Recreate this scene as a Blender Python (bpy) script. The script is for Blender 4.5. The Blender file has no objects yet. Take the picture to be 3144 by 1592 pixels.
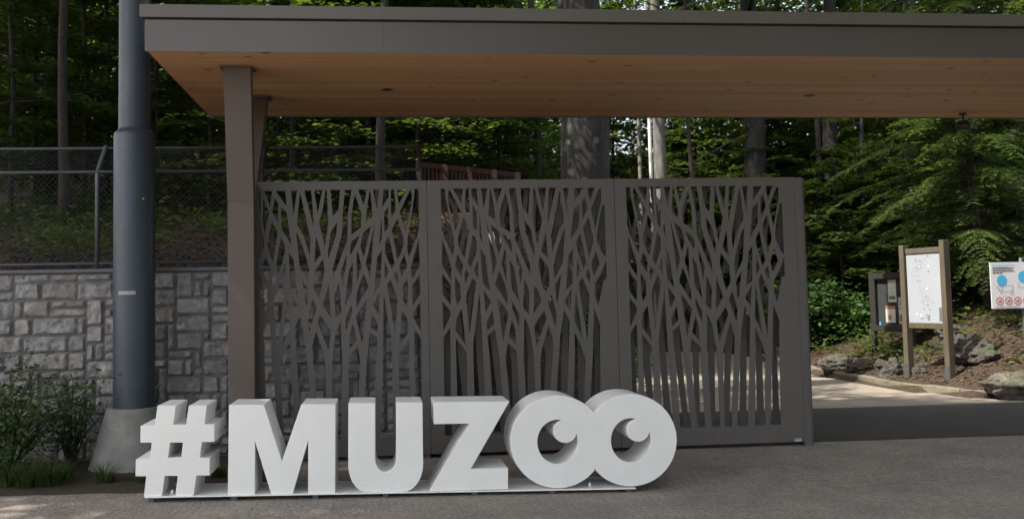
import bpy, bmesh, math, random
import numpy as np
from mathutils import Vector, Matrix, noise
from mathutils.geometry import delaunay_2d_cdt

# ------------------------------------------------------------------ camera, light, exposure
SC = bpy.context.scene
COL = SC.collection
F_PX, PPX, PPY, IW, IH = 2900.0, 1424.725, 731.427, 3144.0, 1592.0
YAW, PITCH, ROLL = 0.0847002, 0.0629238, -0.0195254
CAMZ = 1.6
_cy, _sy, _cp, _sp = math.cos(YAW), math.sin(YAW), math.cos(PITCH), math.sin(PITCH)
FW = Vector((_sy * _cp, _cy * _cp, _sp))
_rt = Vector((_cy, -_sy, 0)); _up = _rt.cross(FW)
RT = math.cos(ROLL) * _rt + math.sin(ROLL) * _up
UP = -math.sin(ROLL) * _rt + math.cos(ROLL) * _up
cam = bpy.data.cameras.new('camera'); camo = bpy.data.objects.new('camera', cam); COL.objects.link(camo)
camo.matrix_world = Matrix(((RT.x, UP.x, -FW.x, 0), (RT.y, UP.y, -FW.y, 0), (RT.z, UP.z, -FW.z, CAMZ), (0, 0, 0, 1)))
cam.sensor_width = 36; cam.lens = F_PX / IW * 36
cam.shift_x = (IW / 2 - PPX) / IW; cam.shift_y = (PPY - IH / 2) / IW
cam.clip_start = 0.1; cam.clip_end = 600
cam.dof.use_dof = True; cam.dof.focus_distance = 8.2; cam.dof.aperture_fstop = 4.0
SC.camera = camo

TO_SUN = Vector((-0.72, -0.24, 1.0)).normalized()
sun_el = math.asin(TO_SUN.z); sun_az = math.atan2(TO_SUN.x, TO_SUN.y)
W = bpy.data.worlds.new('World'); SC.world = W; W.use_nodes = True
wn = W.node_tree; bg = wn.nodes['Background']
sky = wn.nodes.new('ShaderNodeTexSky'); sky.sky_type = 'NISHITA'; sky.sun_disc = False
sky.sun_elevation = sun_el; sky.sun_rotation = sun_az
sky.air_density = 1.0; sky.dust_density = 4.0; sky.ozone_density = 0.6
hs = wn.nodes.new('ShaderNodeHueSaturation'); hs.inputs['Saturation'].default_value = 0.55   # sky greyed to take blue out of the shade
wn.links.new(sky.outputs[0], hs.inputs['Color']); wn.links.new(hs.outputs[0], bg.inputs[0]); bg.inputs[1].default_value = 0.15
sl = bpy.data.lights.new('sun', 'SUN'); sl.energy = 4.0; sl.angle = math.radians(0.55); sl.color = (1.0, 0.93, 0.82)
so = bpy.data.objects.new('sun', sl); COL.objects.link(so)
so.rotation_euler = TO_SUN.to_track_quat('Z', 'Y').to_euler()
SC.view_settings.view_transform = 'Standard'; SC.view_settings.look = 'None'
SC.view_settings.exposure = 1.43; SC.view_settings.gamma = 1.0
SC.cycles.use_denoising = True
SC.cycles.max_bounces = 8; SC.cycles.transparent_max_bounces = 8

rnd = random.Random(7)
def ray(x, y): return FW + RT * ((x - PPX) / F_PX) - UP * ((y - PPY) / F_PX)
def at(x, y, Y):                       # point of the plane at depth Y seen at a photo pixel
    d = ray(x, y); return Vector((0, 0, CAMZ)) + d * (Y / d.y)
def gz(x, y, z=0.0):
    d = ray(x, y); return Vector((0, 0, CAMZ)) + d * ((z - CAMZ) / d.z)

# ------------------------------------------------------------------ materials
class NT:
    def __init__(s, name):
        s.m = bpy.data.materials.new(name); s.m.use_nodes = True
        s.t = s.m.node_tree; s.b = s.t.nodes['Principled BSDF']; s.out = s.t.nodes['Material Output']
    def n(s, kind, **kw):
        k = s.t.nodes.new('ShaderNode' + kind)
        for a, v in kw.items():
            if a.startswith('i_'):
                k.inputs[a[2:].replace('_', ' ')].default_value = v
            else: setattr(k, a, v)
        return k
    def l(s, a, b): s.t.links.new(a, b)
    def ramp(s, fac, stops):
        r = s.n('ValToRGB'); e = r.color_ramp.elements
        while len(e) < len(stops): e.new(0.5)
        for el, (p, c) in zip(e, stops):
            el.position = p; el.color = (*c, 1)
        s.l(fac, r.inputs[0]); return r.outputs[0]
    def noise(s, scale, detail=4, rough=0.55, vec=None):
        k = s.n('TexNoise'); k.inputs['Scale'].default_value = scale; k.inputs['Detail'].default_value = detail
        k.inputs['Roughness'].default_value = rough
        s.l(vec if vec else s.obj(), k.inputs['Vector']); return k.outputs[0]
    def obj(s):
        if not hasattr(s, '_o'): s._o = s.n('TexCoord').outputs['Object']
        return s._o
    def mapped(s, scale):
        k = s.n('Mapping'); k.inputs['Scale'].default_value = scale; s.l(s.obj(), k.inputs[0]); return k.outputs[0]
    def bump(s, h, strength, dist):
        k = s.n('Bump'); k.inputs['Strength'].default_value = strength; k.inputs['Distance'].default_value = dist
        s.l(h, k.inputs['Height']); s.l(k.outputs[0], s.b.inputs['Normal'])
    def mix(s, fac, a, b, mode='MIX'):
        k = s.n('MixRGB', blend_type=mode)
        for i, v in enumerate((fac, a, b)):
            if hasattr(v, 'links'): s.l(v, k.inputs[i])
            elif i == 0: k.inputs[0].default_value = v
            else: k.inputs[i].default_value = (*v, 1)
        return k.outputs[0]
    def col(s, sock): s.l(sock, s.b.inputs['Base Color'])
def hx(c): return tuple(c)
def plain(name, c, rough=0.5, metal=0.0, var=0.12, nscale=6, bump=0.0, bscale=60, coat=0.0, spec=0.5):
    t = NT(name); f = t.noise(nscale, 5)
    lo = tuple(x * (1 - var) for x in c); hi = tuple(min(1, x * (1 + var)) for x in c)
    t.col(t.ramp(f, [(0.3, lo), (0.7, hi)]))
    t.b.inputs['Roughness'].default_value = rough; t.b.inputs['Metallic'].default_value = metal
    t.b.inputs['Specular IOR Level'].default_value = spec
    if bump: t.bump(t.noise(bscale, 3), bump, 0.004)
    return t.m

def leaf_mat(name, stops, transl=0.35, rough=0.45):
    t = NT(name); g = t.n('NewGeometry'); oi = t.n('ObjectInfo')
    cl = t.noise(1.1, 3)
    a = t.n('Math', operation='ADD'); t.l(g.outputs['Random Per Island'], a.inputs[0]); t.l(cl, a.inputs[1])
    b = t.n('Math', operation='MULTIPLY_ADD'); t.l(oi.outputs['Random'], b.inputs[0]); b.inputs[1].default_value = 0.35; t.l(a.outputs[0], b.inputs[2])
    c = t.n('Math', operation='MULTIPLY'); t.l(b.outputs[0], c.inputs[0]); c.inputs[1].default_value = 0.5
    col = t.ramp(c.outputs[0], stops); t.col(col)
    t.b.inputs['Roughness'].default_value = rough; t.b.inputs['Specular IOR Level'].default_value = 0.35
    tr = t.n('BsdfTranslucent'); t.l(t.mix(1.0, col, (1.25, 1.35, 0.55), 'MULTIPLY'), tr.inputs[0])
    mx = t.n('MixShader'); mx.inputs[0].default_value = transl
    t.l(t.b.outputs[0], mx.inputs[1]); t.l(tr.outputs[0], mx.inputs[2]); t.l(mx.outputs[0], t.out.inputs[0])
    return t.m

M = {}
M['leaf'] = leaf_mat('beech_leaf', [(0.2, (0.026, 0.050, 0.013)), (0.5, (0.054, 0.090, 0.023)), (0.85, (0.125, 0.16, 0.05))], 0.42)
M['leaf_dark'] = leaf_mat('canopy_leaf', [(0.2, (0.028, 0.052, 0.016)), (0.55, (0.060, 0.098, 0.028)), (0.9, (0.13, 0.17, 0.05))], 0.45)
M['laurel'] = leaf_mat('laurel_leaf', [(0.2, (0.018, 0.045, 0.014)), (0.5, (0.032, 0.075, 0.020)), (0.85, (0.065, 0.12, 0.035))], 0.2, 0.3)
M['shrub'] = leaf_mat('shrub_leaf', [(0.2, (0.022, 0.044, 0.014)), (0.5, (0.038, 0.072, 0.022)), (0.85, (0.075, 0.12, 0.038))], 0.25, 0.42)
M['needle'] = leaf_mat('conifer_needle', [(0.2, (0.042, 0.074, 0.030)), (0.5, (0.078, 0.125, 0.050)), (0.85, (0.14, 0.19, 0.075))], 0.35, 0.5)
M['grass'] = leaf_mat('grass_blade', [(0.2, (0.024, 0.046, 0.012)), (0.5, (0.042, 0.075, 0.02)), (0.85, (0.09, 0.125, 0.04))], 0.3, 0.45)
M['litter'] = leaf_mat('fallen_leaf', [(0.2, (0.038, 0.021, 0.013)), (0.5, (0.078, 0.042, 0.026)), (0.85, (0.17, 0.105, 0.068))], 0.1, 0.7)

def bark(name, lo, hi, vs=1.0, lichen=False):
    t = NT(name); v = t.mapped((6, 6, 1.4 * vs)); f = t.noise(2.2, 8, 0.65, v)
    g = t.noise(0.9, 4)
    c = t.ramp(f, [(0.35, lo), (0.65, hi)])
    t.col(t.mix(t.ramp(g, [(0.55, (0, 0, 0)), (0.68, (0.5, 0.5, 0.5))]), c, tuple(x * 1.5 for x in hi)))
    if lichen:
        v2 = t.n('TexVoronoi'); v2.inputs['Scale'].default_value = 5.0; t.l(t.obj(), v2.inputs['Vector'])
        sp = t.mix(1.0, t.ramp(v2.outputs['Distance'], [(0.2, (0.8, 0.8, 0.8)), (0.34, (0, 0, 0))]), t.ramp(t.noise(1.4, 4), [(0.48, (0, 0, 0)), (0.56, (1, 1, 1))]), 'MULTIPLY')
        t.col(t.mix(sp, t.b.inputs['Base Color'].links[0].from_socket, (0.12, 0.125, 0.115)))
    t.b.inputs['Roughness'].default_value = 0.85; t.bump(f, 0.8, 0.03); return t.m
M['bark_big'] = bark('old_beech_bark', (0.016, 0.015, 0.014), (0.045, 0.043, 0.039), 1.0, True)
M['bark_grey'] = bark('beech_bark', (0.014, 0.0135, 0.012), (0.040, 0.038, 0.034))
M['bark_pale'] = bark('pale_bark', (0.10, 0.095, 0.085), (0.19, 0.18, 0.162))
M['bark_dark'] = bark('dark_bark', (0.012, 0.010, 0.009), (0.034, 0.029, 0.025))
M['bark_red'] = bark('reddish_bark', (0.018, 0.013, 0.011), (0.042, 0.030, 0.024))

def mat_white():
    t = NT('white_powder_coat'); f = t.noise(2.5, 5)
    c = t.ramp(f, [(0.3, (0.74, 0.745, 0.73)), (0.7, (0.79, 0.795, 0.785))])
    sp = t.noise(90, 2); sc2 = t.noise(3.2, 3)
    a = t.ramp(sp, [(0.715, (0, 0, 0)), (0.75, (1, 1, 1))])
    b = t.ramp(sc2, [(0.5, (0, 0, 0)), (0.68, (1, 1, 1))])
    k = t.mix(1.0, a, b, 'MULTIPLY')
    c = t.mix(k, c, (0.30, 0.27, 0.22))
    sx = t.n('SeparateXYZ'); t.l(t.obj(), sx.inputs[0])
    low = t.ramp(sx.outputs[2], [(0.06, (1, 1, 1)), (0.24, (0, 0, 0))])
    fine = t.ramp(t.noise(130, 2, 0.6), [(0.60, (0, 0, 0)), (0.67, (1, 1, 1))])
    pat = t.ramp(t.noise(6, 3), [(0.46, (0, 0, 0)), (0.6, (0.8, 0.8, 0.8))])
    t.col(t.mix(t.mix(1.0, t.mix(1.0, low, fine, 'MULTIPLY'), pat, 'MULTIPLY'), c, (0.13, 0.105, 0.075)))
    t.b.inputs['Roughness'].default_value = 0.38
    t.bump(t.noise(220, 2), 0.08, 0.001); return t.m
M['white'] = mat_white()
def mat_gate():
    t = NT('taupe_coated_steel'); f = t.noise(3, 5); st = t.noise(5, 5, 0.6, t.mapped((7, 7, 0.35))); d = t.noise(1.1, 6, 0.65)
    c = t.ramp(f, [(0.3, (0.087, 0.079, 0.073)), (0.7, (0.097, 0.088, 0.082))])
    c = t.mix(t.ramp(st, [(0.5, (0, 0, 0)), (0.75, (0.35, 0.35, 0.35))]), c, (0.125, 0.118, 0.11))
    t.col(t.mix(t.ramp(d, [(0.52, (0, 0, 0)), (0.7, (0.25, 0.25, 0.25))]), c, (0.07, 0.062, 0.055)))
    t.l(t.ramp(st, [(0.3, (0.42, 0.42, 0.42)), (0.7, (0.6, 0.6, 0.6))]), t.b.inputs['Roughness'])
    t.b.inputs['Specular IOR Level'].default_value = 0.4; t.bump(t.noise(300, 2), 0.06, 0.001); return t.m
M['gate'] = mat_gate()
M['column'] = plain('brown_grey_coated_steel', (0.10, 0.079, 0.068), 0.55, 0.0, 0.05, 3, 0.05, 300, spec=0.4)
M['fascia'] = plain('grey_brown_sheet_metal', (0.105, 0.094, 0.086), 0.33, 0.3, 0.04, 1.5, 0.03, 200)
M['fascia_top'] = plain('grey_brown_edge_metal', (0.125, 0.11, 0.097), 0.4, 0.25, 0.04, 1.5, 0.03, 200)
M['dark'] = plain('black_gap', (0.012, 0.012, 0.012), 0.8)
M['steel'] = plain('galvanised_steel', (0.09, 0.097, 0.11), 0.5, 0.4, 0.15, 9)
M['wire'] = plain('dull_wire', (0.04, 0.044, 0.05), 0.6, 0.2, 0.15, 9)
M['darkmetal'] = plain('dark_housing', (0.025, 0.027, 0.03), 0.45)
M['flag'] = plain('white_pole_paint', (0.84, 0.84, 0.83), 0.4, 0, 0.04)
M['redwood'] = plain('red_stained_wood', (0.04, 0.013, 0.008), 0.85, 0, 0.25, 8)

def mat_soffit():
    t = NT('spruce_soffit_boards')
    g1 = t.noise(3.0, 6, 0.6, t.mapped((0.35, 14, 1)))
    g2 = t.noise(1.0, 3, 0.5, t.mapped((0.08, 6.5, 1)))
    base = t.ramp(g1, [(0.3, (0.56, 0.32, 0.165)), (0.7, (0.72, 0.43, 0.235))])
    base = t.mix(t.ramp(g2, [(0.42, (0, 0, 0)), (0.6, (0.7, 0.7, 0.7))]), base, (0.60, 0.33, 0.165))
    v = t.n('TexVoronoi', voronoi_dimensions='2D'); v.inputs['Scale'].default_value = 2.3
    w = t.n('TexVoronoi', voronoi_dimensions='2D'); w.inputs['Scale'].default_value = 6.0
    t.l(t.mapped((0.6, 1.0, 1)), v.inputs['Vector']); t.l(t.mapped((0.6, 1.0, 1)), w.inputs['Vector'])
    k1 = t.ramp(v.outputs['Distance'], [(0.035, (0.9, 0.9, 0.9)), (0.075, (0, 0, 0))])
    k2 = t.ramp(w.outputs['Distance'], [(0.04, (0.5, 0.5, 0.5)), (0.08, (0, 0, 0))])
    sel = t.ramp(t.noise(1.3, 2), [(0.48, (0, 0, 0)), (0.54, (1, 1, 1))])
    base = t.mix(t.mix(1.0, k2, sel, 'MULTIPLY'), base, (0.20, 0.08, 0.037))
    sep = t.n('SeparateXYZ'); t.l(t.obj(), sep.inputs[0])
    bd = t.n('Math', operation='MULTIPLY'); t.l(sep.outputs[1], bd.inputs[0]); bd.inputs[1].default_value = 7.5
    fl = t.n('Math', operation='FLOOR'); t.l(bd.outputs[0], fl.inputs[0]); wn2 = t.n('TexWhiteNoise', noise_dimensions='1D'); t.l(fl.outputs[0], wn2.inputs['W'])
    base = t.mix(1.0, base, t.ramp(wn2.outputs['Value'], [(0.0, (0.84, 0.82, 0.80)), (1.0, (1.05, 1.05, 1.05))]), 'MULTIPLY')
    fr = t.n('Math', operation='FRACT'); t.l(bd.outputs[0], fr.inputs[0])
    base = t.mix(t.ramp(fr.outputs[0], [(0.0, (0.35, 0.35, 0.35)), (0.06, (0, 0, 0))]), base, (0.25, 0.11, 0.05))
    sel2 = t.ramp(t.noise(0.8, 3), [(0.47, (0, 0, 0)), (0.56, (1, 1, 1))])
    t.col(t.mix(t.mix(1.0, k1, sel2, 'MULTIPLY'), base, (0.10, 0.04, 0.02)))
    t.b.inputs['Roughness'].default_value = 0.55; t.bump(g1, 0.1, 0.004); return t.m
M['soffit'] = mat_soffit()

def mat_pole():
    t = NT('blue_grey_painted_steel')
    f = t.noise(2.0, 5, 0.6, t.mapped((1.5, 1.5, 0.6))); g = t.noise(14, 4, 0.6, t.mapped((1, 1, 0.4)))
    c = t.ramp(f, [(0.3, (0.030, 0.041, 0.056)), (0.7, (0.046, 0.061, 0.079))])
    t.col(t.mix(t.ramp(g, [(0.62, (0, 0, 0)), (0.75, (0.5, 0.5, 0.5))]), c, (0.085, 0.098, 0.108)))
    t.b.inputs['Roughness'].default_value = 0.42; t.b.inputs['Metallic'].default_value = 0.15
    t.bump(t.noise(160, 2), 0.06, 0.001); return t.m
M['pole'] = mat_pole()

def mat_concrete():
    t = NT('cast_concrete'); f = t.noise(5, 7, 0.6); g = t.noise(40, 3)
    c = t.ramp(f, [(0.3, (0.15, 0.148, 0.14)), (0.7, (0.25, 0.245, 0.232))])
    v = t.n('TexVoronoi'); v.inputs['Scale'].default_value = 26; t.l(t.obj(), v.inputs['Vector'])
    pit = t.ramp(v.outputs['Distance'], [(0.10, (1, 1, 1)), (0.2, (0, 0, 0))])
    sel = t.ramp(t.noise(9, 2), [(0.55, (0, 0, 0)), (0.6, (1, 1, 1))])
    k = t.mix(1.0, pit, sel, 'MULTIPLY')
    c = t.mix(k, c, (0.05, 0.05, 0.047))
    # rust run down one flank
    ru = t.noise(2.2, 3, 0.6, t.mapped((9, 9, 0.7)))
    c = t.mix(t.ramp(ru, [(0.66, (0, 0, 0)), (0.74, (0.6, 0.6, 0.6))]), c, (0.30, 0.16, 0.07))
    t.col(c); t.b.inputs['Roughness'].default_value = 0.85; t.bump(g, 0.35, 0.004); return t.m
M['concrete'] = mat_concrete()

def mat_stone(name='rough_limestone', att=True):
    t = NT(name); f = t.noise(12, 9, 0.72); g = t.noise(2.5, 4)
    c = t.ramp(f, [(0.3, (0.16, 0.158, 0.16)), (0.55, (0.33, 0.325, 0.325)), (0.75, (0.52, 0.51, 0.505))])
    c = t.mix(t.ramp(g, [(0.5, (0, 0, 0)), (0.68, (0.4, 0.4, 0.4))]), c, (0.36, 0.315, 0.28))
    if att:
        a = t.n('Attribute', attribute_name='tint'); c = t.mix(1.0, c, a.outputs['Color'], 'MULTIPLY')
    t.col(c); t.b.inputs['Roughness'].default_value = 0.9; t.bump(t.noise(24, 9, 0.75), 1.0, 0.03); return t.m
M['stone'] = mat_stone()
M['mortar'] = plain('wall_mortar', (0.13, 0.127, 0.124), 0.95, 0, 0.2, 8, 0.5, 40)
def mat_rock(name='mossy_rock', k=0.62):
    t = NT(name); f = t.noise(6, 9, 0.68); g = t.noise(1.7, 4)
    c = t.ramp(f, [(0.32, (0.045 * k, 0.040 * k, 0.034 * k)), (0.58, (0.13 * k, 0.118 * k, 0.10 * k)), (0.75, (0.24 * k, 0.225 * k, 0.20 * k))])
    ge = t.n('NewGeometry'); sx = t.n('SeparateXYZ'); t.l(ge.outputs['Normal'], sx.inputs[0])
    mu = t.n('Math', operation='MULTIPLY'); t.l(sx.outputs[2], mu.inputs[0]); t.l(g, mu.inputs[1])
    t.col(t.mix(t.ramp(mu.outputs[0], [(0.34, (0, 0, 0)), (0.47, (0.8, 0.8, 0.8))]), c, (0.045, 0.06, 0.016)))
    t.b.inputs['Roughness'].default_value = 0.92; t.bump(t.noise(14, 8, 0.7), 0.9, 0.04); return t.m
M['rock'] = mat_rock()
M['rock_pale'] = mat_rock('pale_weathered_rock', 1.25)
def mat_soil():
    t = NT('leaf_litter_soil'); f = t.noise(16, 8, 0.7); g = t.noise(0.8, 4)
    c = t.ramp(f, [(0.3, (0.022, 0.014, 0.009)), (0.6, (0.062, 0.036, 0.023)), (0.78, (0.11, 0.066, 0.043))])
    t.col(t.mix(t.ramp(g, [(0.45, (0, 0, 0)), (0.65, (0.6, 0.6, 0.6))]), c, (0.035, 0.036, 0.014)))
    t.b.inputs['Roughness'].default_value = 0.95; t.bump(f, 1.0, 0.06); return t.m
M['soil'] = mat_soil()
def mat_setts():
    t = NT('granite_setts')
    w = t.noise(2.4, 3); wv = t.n('MixRGB', blend_type='ADD'); wv.inputs[0].default_value = 0.05
    t.l(t.obj(), wv.inputs[1]); t.l(w, wv.inputs[2])
    v = t.n('TexVoronoi', feature='DISTANCE_TO_EDGE'); v.inputs['Scale'].default_value = 16.0; v.inputs['Randomness'].default_value = 0.55
    v2 = t.n('TexVoronoi'); v2.inputs['Scale'].default_value = 16.0; v2.inputs['Randomness'].default_value = 0.55
    t.l(wv.outputs[0], v.inputs['Vector']); t.l(wv.outputs[0], v2.inputs['Vector'])
    f = t.noise(38, 6, 0.78); g = t.noise(1.3, 6, 0.68)
    c = t.ramp(f, [(0.32, (0.10, 0.09, 0.08)), (0.5, (0.215, 0.193, 0.17)), (0.68, (0.37, 0.335, 0.30))])
    bw = t.n('RGBToBW'); t.l(v2.outputs['Color'], bw.inputs[0])
    c = t.mix(1.0, c, t.ramp(bw.outputs[0], [(0.2, (0.92, 0.92, 0.93)), (0.8, (1.05, 1.03, 1.0))]), 'MULTIPLY')
    j = t.ramp(v.outputs['Distance'], [(0.0, (1, 1, 1)), (0.09, (0, 0, 0))])
    c = t.mix(t.mix(1.0, j, (0.2, 0.2, 0.2), 'MULTIPLY'), c, (0.13, 0.115, 0.095))
    t.col(t.mix(1.0, c, t.ramp(g, [(0.32, (0.72, 0.72, 0.74)), (0.68, (1.16, 1.13, 1.09))]), 'MULTIPLY'))
    t.b.inputs['Roughness'].default_value = 0.75
    h = t.n('Math', operation='ADD'); hr = t.ramp(v.outputs['Distance'], [(0.0, (0, 0, 0)), (0.22, (0.8, 0.8, 0.8))])
    t.l(hr, h.inputs[0]); fm = t.n('Math', operation='MULTIPLY'); t.l(f, fm.inputs[0]); fm.inputs[1].default_value = 1.2
    t.l(fm.outputs[0], h.inputs[1]); t.bump(h.outputs[0], 0.55, 0.008); return t.m
M['setts'] = mat_setts()
def mat_asphalt():
    t = NT('worn_asphalt'); f = t.noise(120, 3, 0.6); g = t.noise(0.7, 5, 0.6)
    c = t.ramp(f, [(0.3, (0.030, 0.026, 0.022)), (0.7, (0.068, 0.060, 0.052))])
    t.col(t.mix(1.0, c, t.ramp(g, [(0.35, (0.7, 0.69, 0.68)), (0.65, (1.15, 1.12, 1.05))]), 'MULTIPLY'))
    t.b.inputs['Roughness'].default_value = 0.85; t.bump(f, 0.4, 0.006); return t.m
M['asphalt'] = mat_asphalt()
def mat_path():
    t = NT('pale_gravelly_path'); f = t.noise(90, 4, 0.6); g = t.noise(0.9, 5, 0.65)
    c = t.ramp(f, [(0.3, (0.165, 0.143, 0.114)), (0.7, (0.285, 0.25, 0.205))])
    t.col(t.mix(t.ramp(g, [(0.52, (0, 0, 0)), (0.6, (0.6, 0.6, 0.6))]), c, (0.13, 0.11, 0.085)))
    t.b.inputs['Roughness'].default_value = 0.9; t.bump(f, 0.3, 0.006); return t.m
M['path'] = mat_path()
def mat_timber():
    t = NT('weathered_timber'); f = t.noise(3, 7, 0.65, t.mapped((14, 14, 0.9))); g = t.noise(1.6, 3)
    c = t.ramp(f, [(0.3, (0.042, 0.032, 0.019)), (0.7, (0.105, 0.082, 0.049))])
    t.col(t.mix(t.ramp(g, [(0.45, (0, 0, 0)), (0.65, (0.6, 0.6, 0.6))]), c, (0.085, 0.073, 0.06)))
    t.b.inputs['Roughness'].default_value = 0.8; t.bump(f, 0.4, 0.006); return t.m
M['timber'] = mat_timber()
M['timber_dark'] = plain('dark_stained_timber', (0.016, 0.014, 0.013), 0.7, 0, 0.3, 12)
M['panel'] = plain('white_print', (0.30, 0.325, 0.36), 0.4, 0, 0.02)
M['paper'] = plain('paper', (0.62, 0.63, 0.62), 0.6, 0, 0.05)
M['ink'] = plain('black_ink', (0.05, 0.05, 0.055), 0.6)
M['ink_soft'] = plain('grey_ink', (0.11, 0.115, 0.12), 0.6)
M['blue'] = plain('cyan_ink', (0.06, 0.42, 0.72), 0.5, 0, 0.03)
M['blue_soft'] = plain('pale_blue_ink', (0.42, 0.68, 0.83), 0.5, 0, 0.03)
M['red'] = plain('red_ink', (0.62, 0.13, 0.10), 0.5, 0, 0.03)
M['orange'] = plain('orange_ink', (0.40, 0.19, 0.09), 0.5, 0, 0.03)
M['green'] = plain('green_ink', (0.10, 0.18, 0.06), 0.5, 0, 0.2, 30)
M['yellow'] = plain('yellow_sticker', (0.62, 0.60, 0.04), 0.5)
M['sticker'] = plain('worn_sticker', (0.36, 0.36, 0.37), 0.5, 0, 0.15, 30)
M['sticker_blue'] = plain('pale_blue_sticker', (0.30, 0.40, 0.50), 0.5, 0, 0.05)
def mat_glass():
    t = NT('case_glass'); tr = t.n('BsdfTransparent'); gl = t.n('BsdfGlossy'); gl.inputs['Roughness'].default_value = 0.03
    lw = t.n('LayerWeight'); lw.inputs[0].default_value = 0.15; mx = t.n('MixShader')
    t.l(lw.outputs['Fresnel'], mx.inputs[0]); t.l(tr.outputs[0], mx.inputs[1]); t.l(gl.outputs[0], mx.inputs[2]); t.l(mx.outputs[0], t.out.inputs[0]); return t.m
M['glass'] = mat_glass()

# ------------------------------------------------------------------ object helpers
ORI = {}
def tag(o, label=None, cat=None, group=None, kind=None):
    if label: o['label'] = label
    if cat: o['category'] = cat
    if group: o['group'] = group
    if kind: o['kind'] = kind
    return o
def empty(name, loc, label=None, cat=None, group=None):
    o = bpy.data.objects.new(name, None); COL.objects.link(o); o.location = loc; o.empty_display_size = 0.2
    ORI[o.name] = Vector(loc); return tag(o, label, cat, group)
class MB:
    def __init__(s): s.v = []; s.f = []; s.sm = []
    def add(s, vs, fs, smooth=False):
        b = len(s.v); s.v += [tuple(v) for v in vs]
        s.f += [tuple(i + b for i in f) for f in fs]; s.sm += [smooth] * len(fs); return s
    def box(s, a, b):
        x0, y0, z0 = a; x1, y1, z1 = b
        return s.add([(x0, y0, z0), (x1, y0, z0), (x1, y1, z0), (x0, y1, z0), (x0, y0, z1), (x1, y0, z1), (x1, y1, z1), (x0, y1, z1)],
                     [(0, 3, 2, 1), (4, 5, 6, 7), (0, 1, 5, 4), (1, 2, 6, 5), (2, 3, 7, 6), (3, 0, 4, 7)])
    def obox(s, c, ux, uy, uz):            # oriented box: centre and three half-axes
        c, ux, uy, uz = map(Vector, (c, ux, uy, uz)); vs = []
        for k in (-1, 1):
            for i, j in ((-1, -1), (1, -1), (1, 1), (-1, 1)): vs.append(c + ux * i + uy * j + uz * k)
        return s.add(vs, [(0, 3, 2, 1), (4, 5, 6, 7), (0, 1, 5, 4), (1, 2, 6, 5), (2, 3, 7, 6), (3, 0, 4, 7)])
    def tube(s, pts, rad, n=10, caps=True, smooth=True, jit=0):
        pts = [Vector(p) for p in pts]; rings = []; vs = []; fs = []
        if not hasattr(rad, '__len__'): rad = [rad] * len(pts)
        ref = Vector((0.31, 0.95, 0.05))
        for i, p in enumerate(pts):
            d = (pts[min(i + 1, len(pts) - 1)] - pts[max(i - 1, 0)])
            d = d.normalized() if d.length > 0 else Vector((0, 0, 1))
            r_ = ref if abs(d.dot(ref)) < 0.95 else Vector((1, 0, 0))
            a = d.cross(r_).normalized(); b = d.cross(a)
            for k in range(n):
                t = 2 * math.pi * k / n
                rr = rad[i] * (1 + (jit * noise.noise(Vector((math.cos(t) * 1.7 + p.x, math.sin(t) * 1.7, p.z * 0.9))) if jit else 0))
                vs.append(p + a * math.cos(t) * rr + b * math.sin(t) * rr)
        for i in range(len(pts) - 1):
            for k in range(n):
                fs.append((i * n + k, (i + 1) * n + k, (i + 1) * n + (k + 1) % n, i * n + (k + 1) % n))
        s.add(vs, fs, smooth)
        if caps:
            b = len(s.v) - len(vs)
            s.f += [tuple(b + k for k in range(n)), tuple(b + (len(pts) - 1) * n + k for k in reversed(range(n)))]; s.sm += [False, False]
        return s
    def build(s, name, mat, parent=None, sharp=None, loc=None):
        base = ORI[parent.name] if parent else (Vector(loc) if loc else Vector((0, 0, 0)))
        m = bpy.data.meshes.new(name)
        m.from_pydata([tuple(Vector(v) - base) for v in s.v], [], s.f)
        m.polygons.foreach_set('use_smooth', s.sm); m.materials.append(mat); m.update()
        if sharp is not None:
            m.polygons.foreach_set('use_smooth', [True] * len(s.f)); m.set_sharp_from_angle(angle=math.radians(sharp))
        o = bpy.data.objects.new(name, m); COL.objects.link(o)
        ORI[o.name] = base
        if parent: o.parent = parent
        elif loc: o.location = base
        return o
def bevel(o, w, seg=2):
    b = o.modifiers.new('bevel', 'BEVEL'); b.width = w; b.segments = seg; b.limit_method = 'ANGLE'; b.angle_limit = math.radians(40); return o

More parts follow.
